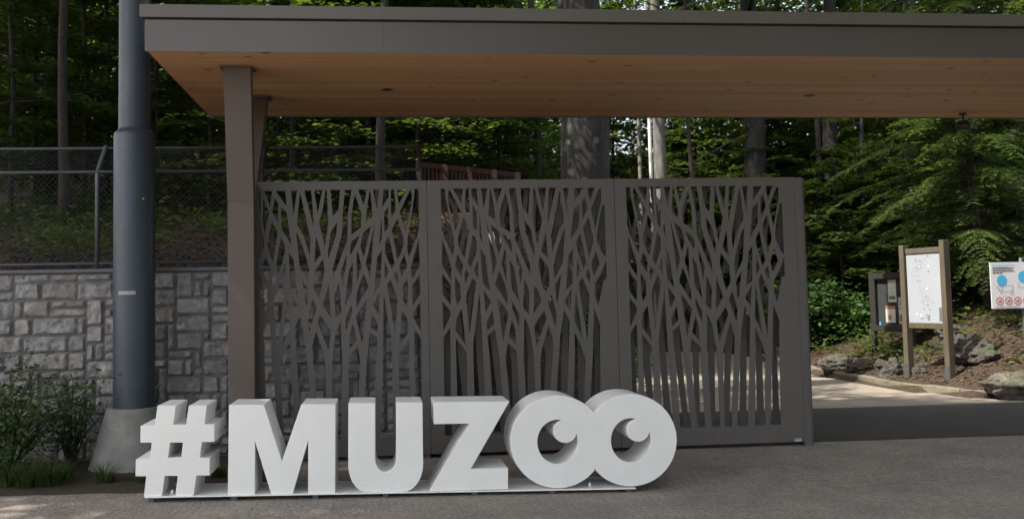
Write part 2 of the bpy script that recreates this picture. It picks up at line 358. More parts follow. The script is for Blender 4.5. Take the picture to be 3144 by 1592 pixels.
def pip(p, poly):
    c = False; n = len(poly); x, y = p
    for i in range(n):
        x0, y0 = poly[i]; x1, y1 = poly[i - 1]
        if (y0 > y) != (y1 > y) and x < (x1 - x0) * (y - y0) / (y1 - y0) + x0: c = not c
    return c
def plate(outer, holes, y0, y1):           # flat outline in X-Z with holes, thickness y0..y1
    vs = []; es = []
    for lp in [outer] + holes:
        b = len(vs); vs += [Vector(p) for p in lp]; es += [(b + i, b + (i + 1) % len(lp)) for i in range(len(lp))]
    V, E, Fc, *_ = delaunay_2d_cdt(vs, es, [], 0, 1e-6)
    keep = []; hb = [(min(p[0] for p in h), max(p[0] for p in h), min(p[1] for p in h), max(p[1] for p in h), h) for h in holes]
    for f in Fc:
        c = (sum(V[i].x for i in f) / 3, sum(V[i].y for i in f) / 3)
        if not pip(c, outer): continue
        if any(a <= c[0] <= b and d <= c[1] <= e and pip(c, h) for a, b, d, e, h in hb): continue
        keep.append(tuple(f))
    n = len(V); mb = MB(); cnt = {}
    for f in keep:
        for i in range(3): cnt[(f[i], f[(i + 1) % 3])] = 1
    fs = []
    for f in keep:
        a = (V[f[1]] - V[f[0]]).cross(V[f[2]] - V[f[0]])
        front = f if a > 0 else f[::-1]
        fs.append(front); fs.append(tuple(i + n for i in front[::-1]))
    for f in keep:
        g = f if (V[f[1]] - V[f[0]]).cross(V[f[2]] - V[f[0]]) > 0 else f[::-1]
        for i in range(3):
            a, b = g[i], g[(i + 1) % 3]
            if not ((b, a) in cnt and (a, b) in cnt) and not _pair(cnt, keep, a, b): fs.append((b, a, a + n, b + n))
    mb.add([(p.x, y0, p.y) for p in V] + [(p.x, y1, p.y) for p in V], fs)
    return mb
def _pair(cnt, keep, a, b): return ((b, a) in cnt) and ((a, b) in cnt)

# leaves: many small rhombi in one mesh
def leaf_mesh(name, pts, size, mat, aspect=0.55, upbias=0.6, seed=1, normals=None, dirs=None, fold=0.0):
    g = np.random.default_rng(seed); P = np.asarray(pts, float); n = len(P)
    N = g.normal(size=(n, 3)); N /= np.linalg.norm(N, axis=1)[:, None]
    if normals is not None: N = N * 0.35 + np.asarray(normals)
    else: N[:, 2] = np.abs(N[:, 2]); N = N * (1 - upbias) + np.array([0, 0, upbias])
    N /= np.linalg.norm(N, axis=1)[:, None]
    T = g.normal(size=(n, 3)) if dirs is None else np.asarray(dirs) + 0.12 * g.normal(size=(n, 3))
    T -= N * (T * N).sum(1)[:, None]; T /= np.linalg.norm(T, axis=1)[:, None] + 1e-9
    B = np.cross(N, T); L = (size * g.uniform(0.65, 1.3, n))[:, None]; Wd = L * aspect
    V = np.empty((n, 4, 3)); V[:, 0] = P - T * L * 0.5; V[:, 2] = P + T * L * 0.5
    V[:, 1] = P + B * Wd * 0.5 - T * L * 0.08 - N * L * fold; V[:, 3] = P - B * Wd * 0.5 - T * L * 0.08 - N * L * fold
    m = bpy.data.meshes.new(name); m.vertices.add(4 * n); m.vertices.foreach_set('co', V.reshape(-1))
    m.loops.add(4 * n); m.loops.foreach_set('vertex_index', np.arange(4 * n)); m.polygons.add(n)
    m.polygons.foreach_set('loop_start', np.arange(n) * 4)
    m.materials.append(mat); m.update(calc_edges=True); return m
def link(name, mesh, parent=None, loc=(0, 0, 0), rotz=0, sc=1):
    o = bpy.data.objects.new(name, mesh); COL.objects.link(o); o.location = loc; o.rotation_euler = (0, 0, rotz)
    o.scale = sc if hasattr(sc, '__len__') else (sc, sc, sc)
    if parent: o.parent = parent
    return o

# ------------------------------------------------------------------ ground
PATH = [(0.55, 9.78), (40, 9.78), (40, 12.2), (12, 12.4), (9.9, 12.6), (9.1, 12.9), (8.5, 13.5), (8.15, 14.9), (8.3, 17.9), (9.0, 22.5),
        (9.0, 25.5), (7.2, 26), (5.9, 22), (4.5, 17), (3.2, 12.6), (1.4, 11.4), (0.55, 11.0)]
def seg_d(p, a, b):
    ax, ay = a; bx, by = b; dx, dy = bx - ax, by - ay
    t = max(0, min(1, ((p[0] - ax) * dx + (p[1] - ay) * dy) / (dx * dx + dy * dy + 1e-12)))
    return math.hypot(p[0] - ax - t * dx, p[1] - ay - t * dy)
def plaza_z(x, y):
    k = max(0.0, min(1.0, (9.3 - y) / 1.3)); return -0.0155 * max(-3.0, min(8.0, x + 2.0)) * k
def H(x, y):                              # ground height
    nz = 0.12 * noise.noise(Vector((x * 0.5, y * 0.5, 1.3))) + 0.05 * noise.noise(Vector((x * 1.7, y * 1.7, 4.0)))
    if y < 9.75 or (x < 0.45 and y < 10.3):
        z = plaza_z(x, y) - 0.03
        if x < -1.0 and y > 8: z = plaza_z(x, y) + 0.03 * min(1, max(0, (y - 8.3) / 0.5)) + 0.25 * max(0, 0.05) * nz
        return z
    if pip((x, y), PATH): return -0.05
    d = min(seg_d((x, y), PATH[i], PATH[(i + 1) % len(PATH)]) for i in range(2, len(PATH)))
    if x < 0.45: return 1.9 + 0.2 * (y - 10.3) + nz * min(1, (y - 10.3) * 0.8)
    right = x > 8 + 0.045 * (y - 14) and y < 26
    if right: z = 0.10 + min(0.36 * d, 7 + 0.1 * d)
    elif y > 26 - 0.2 * abs(x - 8): z = min(0.50 * d, 6 + 0.12 * d)
    else: z = min(1.15 * d, 1.9 + 0.2 * (y - 10.3))
    return z + nz * min(1, d)
def hit(px, py, y0=10.5, y1=60):         # where the photo ray meets the ground
    d = ray(px, py); y = y0
    while y < y1:
        p = Vector((0, 0, CAMZ)) + d * (y / d.y)
        if p.z < H(p.x, p.y): return p
        y += 0.08
    return p
def sheet(name, xs, ys, fz, mat, inside=None, thick=0):
    mb = MB(); idx = {}
    for j, y in enumerate(ys):
        for i, x in enumerate(xs):
            mb.v.append((x, y, fz(x, y)))
    n = len(xs)
    for j in range(len(ys) - 1):
        for i in range(n - 1):
            mb.f.append((j * n + i, j * n + i + 1, (j + 1) * n + i + 1, (j + 1) * n + i)); mb.sm.append(True)
    return mb.build(name, mat)
def steps(*segs):
    o = []
    for a, b, s in segs:
        k = max(1, int(round((b - a) / s))); o += [a + (b - a) * i / k for i in range(k)]
    return o + [segs[-1][1]]
tag(sheet('ground', steps((-160, -20, 10), (-20, -6, 1), (-6, 0.35, 0.3), (0.35, 0.55, 0.1), (0.55, 14, 0.3), (14, 30, 1), (30, 160, 10)),
          steps((-60, 6, 3), (6, 10.2, 0.2), (10.2, 10.4, 0.05), (10.4, 28, 0.3), (28, 60, 1), (60, 220, 10)), H, M['soil']), kind='structure')
def poly_sheet(name, poly, fz, mat, grid=0.5, lim=None):
    vs = [Vector(p) for p in poly]; es = [(i, (i + 1) % len(poly)) for i in range(len(poly))]
    x0, x1, y0, y1 = lim or (min(p[0] for p in poly), max(p[0] for p in poly), min(p[1] for p in poly), max(p[1] for p in poly))
    x = x0
    while x < x1:
        y = y0
        while y < y1:
            if pip((x, y), poly): vs.append(Vector((x, y)))
            y += grid
        x += grid
    V, E, Fc, *_ = delaunay_2d_cdt(vs, es, [], 0, 1e-6)
    mb = MB(); fs = []
    for f in Fc:
        c = (sum(V[i].x for i in f) / 3, sum(V[i].y for i in f) / 3)
        if pip(c, poly): fs.append(tuple(f) if (V[f[1]] - V[f[0]]).cross(V[f[2]] - V[f[0]]) > 0 else tuple(f)[::-1])
    mb.add([(p.x, p.y, fz(p.x, p.y)) for p in V], fs, True)
    return mb.build(name, mat)
rag = [(-0.95 - 0.28 * i + 0.03 * rnd.uniform(-1, 1), 9.42 - 0.55 * min(1, i / 3) - 0.055 * i + 0.035 * rnd.uniform(-1, 1)) for i in range(26)]
tag(poly_sheet('plaza', [(-60, -50), (60, -50), (60, 9.7), (-0.9, 9.7)] + rag + [(-60, 7.4)], lambda x, y: plaza_z(x, y) + 0.004, M['setts'], 0.5, (-8, 12, 3, 9.7)), kind='structure')
ROAD = [(0.55, 9.86), (40, 9.86), (40, 12.2), (12, 12.4), (9.9, 12.6), (0.9, 12.6), (0.55, 11.0)]  # paving seam on the canopy shadow edge; its dark-pale step paints that shadow too
tag(poly_sheet('road', ROAD, lambda x, y: 0.0, M['asphalt'], 2), kind='structure')
tag(poly_sheet('path', [(0.9, 12.6)] + [(9.9, 12.6)] + PATH[5:15], lambda x, y: 0.004 if y > 12.61 else 0.0005, M['path'], 2), kind='structure')
mb = MB(); mb.box((4.45, 9.71, -0.05), (30, 9.85, 0.012)); tag(mb.build('road_edging', M['concrete']), kind='structure')
mb = MB()
for a in (9.735, 9.80): mb.box((0.5, a, -0.03), (30, a + 0.018, 0.028))
tag(mb.build('gate_track', plain('rusty_rail', (0.07, 0.05, 0.042), 0.6, 0.5, 0.3, 8)), 'thin rusty double rail of the sliding gate set in the ground', 'rail')
# kerb stones along the right bank
mb = MB(); kp = [Vector((p[0], p[1], 0)) for p in PATH[2:10]]
for a, b in zip(kp[:-1], kp[1:]):
    L = (b - a).length; k = max(1, int(L / 0.55))
    for i in range(k):
        p = a + (b - a) * (i + 0.5) / k; d = (b - a).normalized(); nn = Vector((-d.y, d.x, 0))
        if nn.x < 0 and nn.y < 0: nn = -nn
        hgt = 0.115 + 0.012 * rnd.uniform(-1, 1)
        mb.obox(p + Vector((0, 0, hgt / 2 - 0.03)) + (Vector((d.y, -d.x, 0)) * 0.07), d * (L / k / 2 - 0.006), Vector((d.y, -d.x, 0)) * 0.075, Vector((0, 0, hgt / 2 + 0.03)))
tag(bevel(mb.build('kerb', plain('mossy_kerb_stone', (0.14, 0.125, 0.09), 0.9, 0, 0.3, 7, 0.4, 40)), 0.015), kind='structure')

# ------------------------------------------------------------------ stone wall with cap rail and fence
WY = 10.02
def stone_wall():
    e = empty('stone_wall', (-3, WY, -0.1), 'grey rough squared stone retaining wall under the chain link fence', 'wall')
    x0, x1, z0, z1 = -9.0, 0.42, -0.12, 1.93
    u = 0.09; nx = int((x1 - x0) / u); nzz = int((z1 - z0) / u); occ = np.zeros((nx, nzz), bool); g = random.Random(3)
    mb = MB(); mb.box((x0, WY + 0.012, -0.5), (x1, WY + 0.33, 1.93)); mb.build('core', M['mortar'], e)
    verts = []; faces = []; cols = []
    for j in range(nzz - 1, -1, -1):
        for i in range(nx):
            if occ[i, j]: continue
            w, h = g.choice([(3, 2), (4, 2), (5, 2), (3, 1), (4, 2), (1, 2), (2, 3), (2, 2), (4, 2), (3, 2), (5, 2), (2, 1), (4, 1)])
            w = min(w, nx - i); h = min(h, j + 1)
            k = 0
            while k < w and not occ[i + k, j]: k += 1
            w = k
            while h > 1 and occ[i:i + w, j - h + 1:j + 1].any(): h -= 1
            occ[i:i + w, j - h + 1:j + 1] = True
            gp = 0.008 + 0.005 * g.random()
            ax, bx, az, bz = x0 + i * u + gp, x0 + (i + w) * u - gp, z1 - (nzz - 1 - j + h) * u + gp - (nzz * 0), z1 - (nzz - 1 - j) * u - gp
            nu, nv = max(4, int((bx - ax) / 0.016)), max(4, int((bz - az) / 0.016)); base = len(verts); sd = g.random() * 50; pro = 0.016 + 0.014 * g.random()
            tl = (g.uniform(-0.02, 0.02), g.uniform(-0.02, 0.02)); ch = g.uniform(0.012, 0.02)
            for b in range(nv + 1):
                for a in range(nu + 1):
                    s, t = a / nu, b / nv; x = ax + (bx - ax) * s; z = az + (bz - az) * t
                    ed = min(s * (bx - ax), (1 - s) * (bx - ax), t * (bz - az), (1 - t) * (bz - az))
                    k = min(1, ed / 0.007)
                    q = noise.noise(Vector((x * 9, z * 9, sd))) + 0.7 * noise.noise(Vector((x * 21, z * 21, sd))) + 0.3 * noise.noise(Vector((x * 45, z * 45, sd)))
                    dep = k ** 0.7 * (pro + 0.020 * q + 0.018 * (0.3 - abs(noise.noise(Vector((x * 13, z * 17, sd + 4))))) + tl[0] * (s - 0.5) + tl[1] * (t - 0.5)) 
                    jx = 0.007 * noise.noise(Vector((x * 14, z * 14, sd + 9))); jz = 0.007 * noise.noise(Vector((x * 14, z * 14, sd + 19)))
                    verts.append((x + jx, WY + 0.012 - dep, z + jz))
            for a, b in [(a, 0) for a in range(nu + 1)] + [(a, nv) for a in range(nu + 1)]: pass
            for b in range(nv):
                for a in range(nu):
                    p = base + b * (nu + 1) + a; faces.append((p, p + 1, p + nu + 2, p + nu + 1))
            ring = [base + a for a in range(nu + 1)] + [base + b * (nu + 1) + nu for b in range(1, nv + 1)] + \
                   [base + nv * (nu + 1) + a for a in range(nu - 1, -1, -1)] + [base + b * (nu + 1) for b in range(nv - 1, 0, -1)]
            rb = len(verts); verts += [(verts[r][0], WY + 0.03, verts[r][2]) for r in ring]
            for q in range(len(ring)):
                faces.append((ring[(q + 1) % len(ring)], ring[q], rb + q, rb + (q + 1) % len(ring)))
            w_ = g.random(); vv = g.uniform(0.82, 1.12)
            c = (vv * (1.0 + 0.05 * w_), vv, vv * (1.05 - 0.10 * w_))
            cols += [c] * (len(verts) - base)
    mb = MB(); mb.v = verts; mb.f = faces; mb.sm = [True] * len(faces)
    o = mb.build('stones', M['stone'], e, sharp=50)
    at_ = o.data.color_attributes.new('tint', 'FLOAT_COLOR', 'POINT')
    at_.data.foreach_set('color', np.array([(*c, 1) for c in cols]).reshape(-1))
    mb = MB(); mb.box((-9, WY - 0.015, 1.933), (0.44, WY + 0.12, 1.975)); bevel(mb.build('cap_rail', M['steel'], e), 0.008)
stone_wall()
def fence():
    fy = WY + 0.06; yt = WY + 0.36
    e = empty('chain_link_fence', (-3, fy, 1.975), 'grey chain link fence with angled top on the stone wall', 'fence')
    for z, y, n in ((2.03, fy, 'bottom_rail'), (2.985, fy, 'middle_rail'), (3.28, yt, 'top_rail')):
        MB().tube([(-9, y, z), (0.42, y, z)], 0.017, 8).build(n, M['steel'], e)
    for x in (-8.1, -5.55, -2.97, -1.27, 0.40):
        if x == -1.27: MB().tube([(x, fy, 1.95), (x, fy, 2.985), (x, yt, 3.29)], 0.022, 8).build('post', M['wire'], e)
        else: MB().tube([(x, fy, 1.95), (x, fy, 2.95), (x, fy + 0.02, 3.0), (x, yt, 3.30)], 0.024 if x < 0 else 0.027, 8).build('post', M['steel' if x < 0 else 'darkmetal'], e)
    mb = MB(); d = 0.058; r = 0.0018; z0, z1 = 2.035, 2.98; h = z1 - z0
    k = int(9.4 / d)
    for i in range(-int(h / d), k + 1):
        for sg in (1, -1):
            xa = -9 + i * d; xb = xa + h
            za, zb = z0, z1
            if xb < -9 or xa > 0.4: continue
            if xa < -9: za += (-9 - xa); xa = -9
            if xb > 0.4: zb -= (xb - 0.4); xb = 0.4
            if sg < 0: za, zb = z0 + z1 - za, z0 + z1 - zb
            yy = fy + 0.0022 * sg
            mb.tube([(xa, yy, za), (xb, yy, zb)], r, 4, False)
    h2 = math.hypot(yt - fy, 0.295)
    for i in range(-int(h2 / d), k + 1):
        for sg in (1, -1):
            xa = -9 + i * d; xb = xa + h2; ta, tb = 0.0, 1.0
            if xb < -9 or xa > 0.4: continue
            if xa < -9: ta = (-9 - xa) / h2; xa = -9
            if xb > 0.4: tb -= (xb - 0.4) / h2; xb = 0.4
            if sg < 0: ta, tb = 1 - ta, 1 - tb
            P = lambda x, t: (x, fy + (yt - fy) * t, 2.985 + 0.295 * t + 0.002 * sg)
            mb.tube([P(xa, ta), P(xb, tb)], r, 4, False)
    mb.build('wire_mesh', M['wire'], e)
fence()

# ------------------------------------------------------------------ entrance canopy
def canopy():
    X0, X1, YF, YB = -2.125, 14.5, 8.6, 11.62
    zs = lambda x: 3.872 - 0.0055 * (x - X0)
    e = empty('entrance_canopy', (X0, 9.6, 0), 'flat grey metal entrance canopy with wooden underside on forked columns', 'canopy')
    def slab(name, x0, x1, y0, y1, za, zb, mat, bev=0.004):
        mb = MB()
        mb.add([(x0, y0, zs(x0) + za), (x1, y0, zs(x1) + za), (x1, y1, zs(x1) + za), (x0, y1, zs(x0) + za),
                (x0, y0, zs(x0) + zb), (x1, y0, zs(x1) + zb), (x1, y1, zs(x1) + zb), (x0, y1, zs(x0) + zb)],
               [(0, 3, 2, 1), (4, 5, 6, 7), (0, 1, 5, 4), (1, 2, 6, 5), (2, 3, 7, 6), (3, 0, 4, 7)])
        o = mb.build(name, mat, e)
        if bev: bevel(o, bev)
        return o
    slab('soffit', X0 + 0.03, X1, YF + 0.014, YB - 0.01, 0.0, 0.18, M['soffit'], 0)
    slab('soffit_edge', X0 + 0.008, X0 + 0.03, YF + 0.014, YB - 0.012, 0.015, 0.18, plain('reddish_edge_board', (0.30, 0.11, 0.045), 0.6), 0)
    for a, b in ((X0, 0.02), (0.0212, 2.86), (2.8612, 5.6), (5.6012, 8.4), (8.4012, X1)):
        slab('fascia', a, b, YF, YF + 0.012, 0.002, 0.292, M['fascia'], 0.0008)
    slab('side_fascia', X0, X0 + 0.006, YF + 0.0125, YB, 0.02, 0.292, M['fascia'], 0)
    slab('rear_fascia', X0, X1, YB - 0.008, YB + 0.004, -0.012, 0.292, M['fascia'], 0)
    slab('shadow_gap', X0 + 0.004, X1, YF + 0.01, YB, 0.294, 0.306, M['dark'], 0)
    for a, b in ((X0 - 0.04, 0.02), (0.0212, 2.86), (2.8612, 5.6), (5.6012, 8.4), (8.4012, X1)):
        slab('roof_edge', a, b, YF - 0.03, YB + 0.03, 0.308, 0.425, M['fascia_top'], 0.0012)
    def column(xc):
        w = 0.125; yf0, yb0 = 9.30, 9.55                           # shaft
        zt = zs(xc); zk = 2.57
        mb = MB(); xl, xr = xc - w, xc + w
        mb.box((xl, yf0, -0.05), (xr, yb0, zk)); c = bevel(mb.build('column', M['column'], e), 0.003, 2)
        def arm(y0a, y0b, y1a, y1b, ins):
            m = MB(); z0 = zk + 0.0006; z1 = zt - 0.02
            m.add([(xl + ins, y0a, z0), (xr - ins, y0a, z0), (xr - ins, y0b, z0), (xl + ins, y0b, z0),
                   (xl + ins - 0.004, y1a, z1), (xr - ins + 0.004, y1a, z1), (xr - ins + 0.004, y1b, z1), (xl + ins - 0.004, y1b, z1)],
                  [(0, 3, 2, 1), (4, 5, 6, 7), (0, 1, 5, 4), (1, 2, 6, 5), (2, 3, 7, 6), (3, 0, 4, 7)])
            bevel(m.build('column_arm', M['column'], c), 0.003, 2)
            q = MB(); q.box((xl - 0.035, y1a - 0.03, zt - 0.022), (xr + 0.035, y1b + 0.03, zt - 0.003)); q.build('top_plate', M['column'], c)
        arm(yf0, yf0 + 0.125, 9.10, 9.25, 0.0); arm(yf0 + 0.13, yb0, 10.42, 10.6, 0.006)
    column(-1.385); column(12.4)
    for px, py in ((1188, 275), (2485, 286)):
        p = gz(px, py, 3.86); z = zs(p.x)
        m = MB(); m.tube([(p.x, p.y, z - 0.004), (p.x, p.y, z + 0.002)], 0.055, 24); r = m.build('downlight', M['darkmetal'], e)
        ring = MB()
        for k in range(32):
            a0, a1 = 2 * math.pi * k / 32, 2 * math.pi * (k + 1) / 32
            q = [(p.x + R_ * math.cos(a), p.y + R_ * math.sin(a), z - zz) for a in (a0, a1) for R_, zz in ((0.056, 0.008), (0.068, 0.004))]
            ring.add(q, [(0, 1, 3, 2)], True)
        ring.build('trim_ring', M['column'], r)
    return zs
ZS = canopy()
def floodlight():
    p = gz(2957, 362, 3.79); x, y = p.x, 11.35; x = p.x * y / p.y; zt = ZS(x)
    e = empty('hanging_lamp', (x, y, zt), 'small dark hanging lamp under the right end of the canopy', 'lamp')
    MB().tube([(x, y, zt), (x, y, zt - 0.10)], 0.012, 8).build('stem', M['darkmetal'], e)
    MB().tube([(x, y, zt - 0.005), (x, y, zt - 0.02)], 0.045, 16).build('ceiling_plate', M['darkmetal'], e)
    MB().tube([(x, y, zt - 0.09), (x, y, zt - 0.11), (x, y, zt - 0.15), (x, y, zt - 0.19), (x, y, zt - 0.215)], [0.03, 0.07, 0.092, 0.094, 0.07], 20).build('lamp_head', M['darkmetal'], e)
floodlight()

# ------------------------------------------------------------------ gate panels cut as a wood of bare trees
HOLES = '''120,85 205,85 205,130 183,270|45,100 70,100 175,350 160,430 125,600 45,240|0,300 40,320 78,480 112,700 112,760 75,850 45,920 0,960
250,85 362,85 378,275|240,180 280,235 278,490 212,345|310,290 378,355 430,750 318,555|430,85 500,85 458,400|535,100 655,680 648,885 570,630 500,510 500,440
485,585 528,672 580,830 637,1045 630,1225 528,1025|583,80 662,80 680,250 693,545|700,80 795,80 740,370|832,82 847,82 865,470 823,785 755,480 803,290
718,635 778,865 700,970|890,80 1003,80 985,320 918,405|970,470 958,625 863,930 858,830 890,605|1062,80 1137,80 1092,395 1088,695 915,1170 912,1050 1005,700 1030,570 1030,400
1175,125 1255,380 1248,545 1135,635 1138,380|1215,80 1320,80 1282,270|1352,82 1362,120 1385,415 1303,475 1310,380|1390,80 1465,80 1437,330|1515,80 1575,80 1575,180 1500,295
1572,290 1570,552 1527,612 1520,375|1490,400 1498,680 1463,765|1603,80 1640,80 1660,320 1605,465|1675,80 1790,80 1697,265|1835,82 1853,165 1845,270 1777,605 1703,370
1885,80 1933,80 1938,560 1910,680 1815,915 1797,830 1800,690 1840,440 1880,180|1680,435 1752,700 1750,770 1712,890 1678,940 1612,580|1577,655 1645,1000 1610,1062 1535,870 1533,720
1528,970 1577,1108 1525,1200|1495,825 1475,1257 1395,1352 1440,920|1365,530 1280,912 1240,785 1255,690 1275,615|1413,485 1392,680 1353,1160 1303,995|1225,645 1215,710 1125,885 1118,800 1140,715
1212,845 1252,1020 1195,1250 1195,870|1278,1105 1335,1277 1190,1527 1190,1385 1230,1240|1155,970 1140,1335 1050,1508 1103,1075|1078,880 1070,1000 1030,1270 1005,1100
985,1220 1000,1370 1012,1580 945,1650 930,1377|868,1225 890,1645 792,1497|797,935 818,1040 790,1240 750,1412 690,1297 697,1085|550,1165 628,1295 612,1512 592,1470
400,845 455,930 500,1360 420,1290|355,960 368,1210 318,1138|310,660 358,760 352,850 285,1100 247,1030 295,730|203,455 275,595 212,955 155,770 160,690|130,880 190,1040 160,1190 85,1045
220,1105 262,1155 210,1290 203,1190|300,1205 345,1280 325,1477 258,2000 220,1430|0,1000 60,1130 150,1295 155,1460 115,1565 45,1250 0,1230|168,1602 190,1907 200,2177 230,2527 272,3106 130,3106 120,2527 110,1987 100,1800
382,1350 408,1760 330,1930 318,1980|430,1345 520,1500 452,1620|530,1605 585,1930 637,2527 690,3106 550,3106 510,2527 487,2127 465,1755|410,1885 415,2177 435,2527 460,3106 330,3106 310,2527 292,2227 330,2087
675,1412 720,1515 637,1812 618,1655|765,1607 890,1800 865,2060 735,1700|715,1797 805,2080 825,2227 830,2527 838,3106 755,3106 710,2527 665,2000|1003,1690 1022,2200 1012,2527 1000,3106 898,3106 898,2527 905,2127 945,1820
1138,1490 1140,1580 1065,1812 1058,1660|1148,1717 1195,1917 1105,2037 1110,1847|1310,1437 1285,1727 1258,1982 1185,1632|1205,1997 1235,2187 1212,2527 1175,3106 1085,3106 1095,2527 1100,2107
1470,1347 1455,1612 1380,1492|1372,1592 1445,1732 1440,1842 1355,1767|1348,1827 1440,1907 1420,2227 1410,2527 1392,3106 1255,3106 1290,2527 1310,2187 1330,2027|1515,1357 1610,1977 1615,2227 1615,2527 1618,3106 1475,3106 1490,2527 1505,1927
1595,1190 1678,1410 1650,1880 1552,1250|1668,1080 1690,1150 1680,1255 1632,1140|1760,895 1795,1030 1725,1165 1700,1025|1800,1165 1803,1400 1783,1525 1740,1440 1740,1275
1932,695 1945,1025 1845,1215 1838,1050|1945,1130 1950,1382 1860,1517 1848,1275|1952,1477 1955,1837 1865,1657 1862,1597|1733,1572 1797,1687 1810,1837 1695,2017 1725,1627
1875,1797 1955,1917 1965,2527 1973,3106 1890,3106 1885,2527 1875,2127|1812,1927 1815,2227 1815,2527 1815,3106 1700,3106 1695,2527 1690,2107'''
HP = []
for part in HOLES.replace('\n', '|').split('|'):
    pts = []
    for q in part.split():
        u, v = map(float, q.split(',')); ur = 1932 + 0.0131 * (v - 75)
        pts.append((max(0.0, min(1.0, (u - 8) / (ur - 8))), max(0.0, min(1.0, (v - 80) / (3106 - 80)))))
    HP.append(pts)
GY = 9.60
def gate_sheet(x0, x1, z0, z1, ox0, ox1, oz0, oz1, y, th, mirror):
    hs = [[(ox0 + (ox1 - ox0) * ((1 - s) if mirror else s), oz1 - (oz1 - oz0) * t) for s, t in h] for h in HP]
    return plate([(x0, z0), (x1, z0), (x1, z1), (x0, z1)], hs, y, y + th)
xa = at(793, 600, GY).x; g_top = 2.805; g_bot = 0.045
px = lambda u, v: at(u, v, GY).x
oT, oB = at(1600, 577, GY).z, 0.225
seam1, seam2, xe = px(1312, 700), px(1889, 700), px(2437, 545)
spec = [('fixed', px(772, 600), seam1 - 0.0025, px(782, 600), px(1285, 580), False,
         'tree patterned steel gate panel beside the column with stone wall showing through'),
        ('mid', seam1 + 0.0025, seam2 - 0.0025, px(1353, 575), px(1855, 575), True,
         'middle tree patterned steel gate panel with dark trunk and lit rocks behind it'),
        ('end', seam2 + 0.0025, xe, px(1922, 570), px(2399, 570), True,
         'tree patterned steel gate panel at the open end with small pale sticker')]
for nm, x0, x1, ox0, ox1, mir, lab in spec:
    e = empty('patterned_gate', ((x0 + x1) / 2, GY, 0), lab, 'gate panel', 'tree patterned panels of the entrance gate')
    gate_sheet(x0, x1, g_bot, g_top, ox0, ox1, oB, oT, GY, 0.008, mir).build('front_sheet', M['gate'], e)
    if nm != 'fixed':
        gate_sheet(x0, x1, g_bot + 0.01, g_top - 0.01, ox0 - 0.01, ox1 + 0.01, oB, oT + 0.0, GY + 0.15, 0.008, False).build('rear_sheet', M['gate'], e)
        for a, b in ((x0 + 0.004, ox0 - 0.045), (ox1 + 0.045, x1 - 0.004)):
            m = MB(); m.box((a, GY + 0.0085, g_bot + 0.01), (b, GY + 0.1495, g_top - 0.012)); m.build('frame_post', M['gate'], e)
        for a, b in ((g_bot + 0.005, oB - 0.02), (oT + 0.02, g_top - 0.013)):
            m = MB(); m.box((ox0 - 0.044, GY + 0.0085, a), (ox1 + 0.044, GY + 0.1495, b)); m.build('frame_rail', M['gate'], e)
    else:
        for xx in (x0 + 0.02, x1 - 0.06):
            m = MB(); m.box((xx, GY + 0.009, 0.0), (xx + 0.055, GY + 0.07, g_top - 0.01)); m.build('frame_post', M['gate'], e)
    if nm == 'end':
        p = at(2450, 1349, GY); q = MB(); q.box((p.x - 0.035, GY - 0.0015, p.z - 0.016), (p.x + 0.035, GY - 0.0003, p.z + 0.016)); s = q.build('sticker', M['sticker_blue'], e)
        q = MB()
        for k in range(5): q.box((p.x - 0.026 + k * 0.0085, GY - 0.0022, p.z + 0.001), (p.x - 0.020 + k * 0.0085, GY - 0.0016, p.z + 0.009))
        q.build('sticker_print', M['ink'], s)
e = empty('gate_end_post', (xe + 0.07, GY, 0), 'plain taupe steel post closing the right end of the gate', 'post')
m = MB(); m.box((xe + 0.003, GY + 0.004, -0.02), (xe + 0.088, GY + 0.10, g_top)); bevel(m.build('shaft', M['gate'], e), 0.006)
m = MB(); m.box((xe + 0.089, GY + 0.05, 0.05), (xe + 0.125, GY + 0.13, g_top - 0.003)); bevel(m.build('side_channel', M['gate'], e), 0.004)

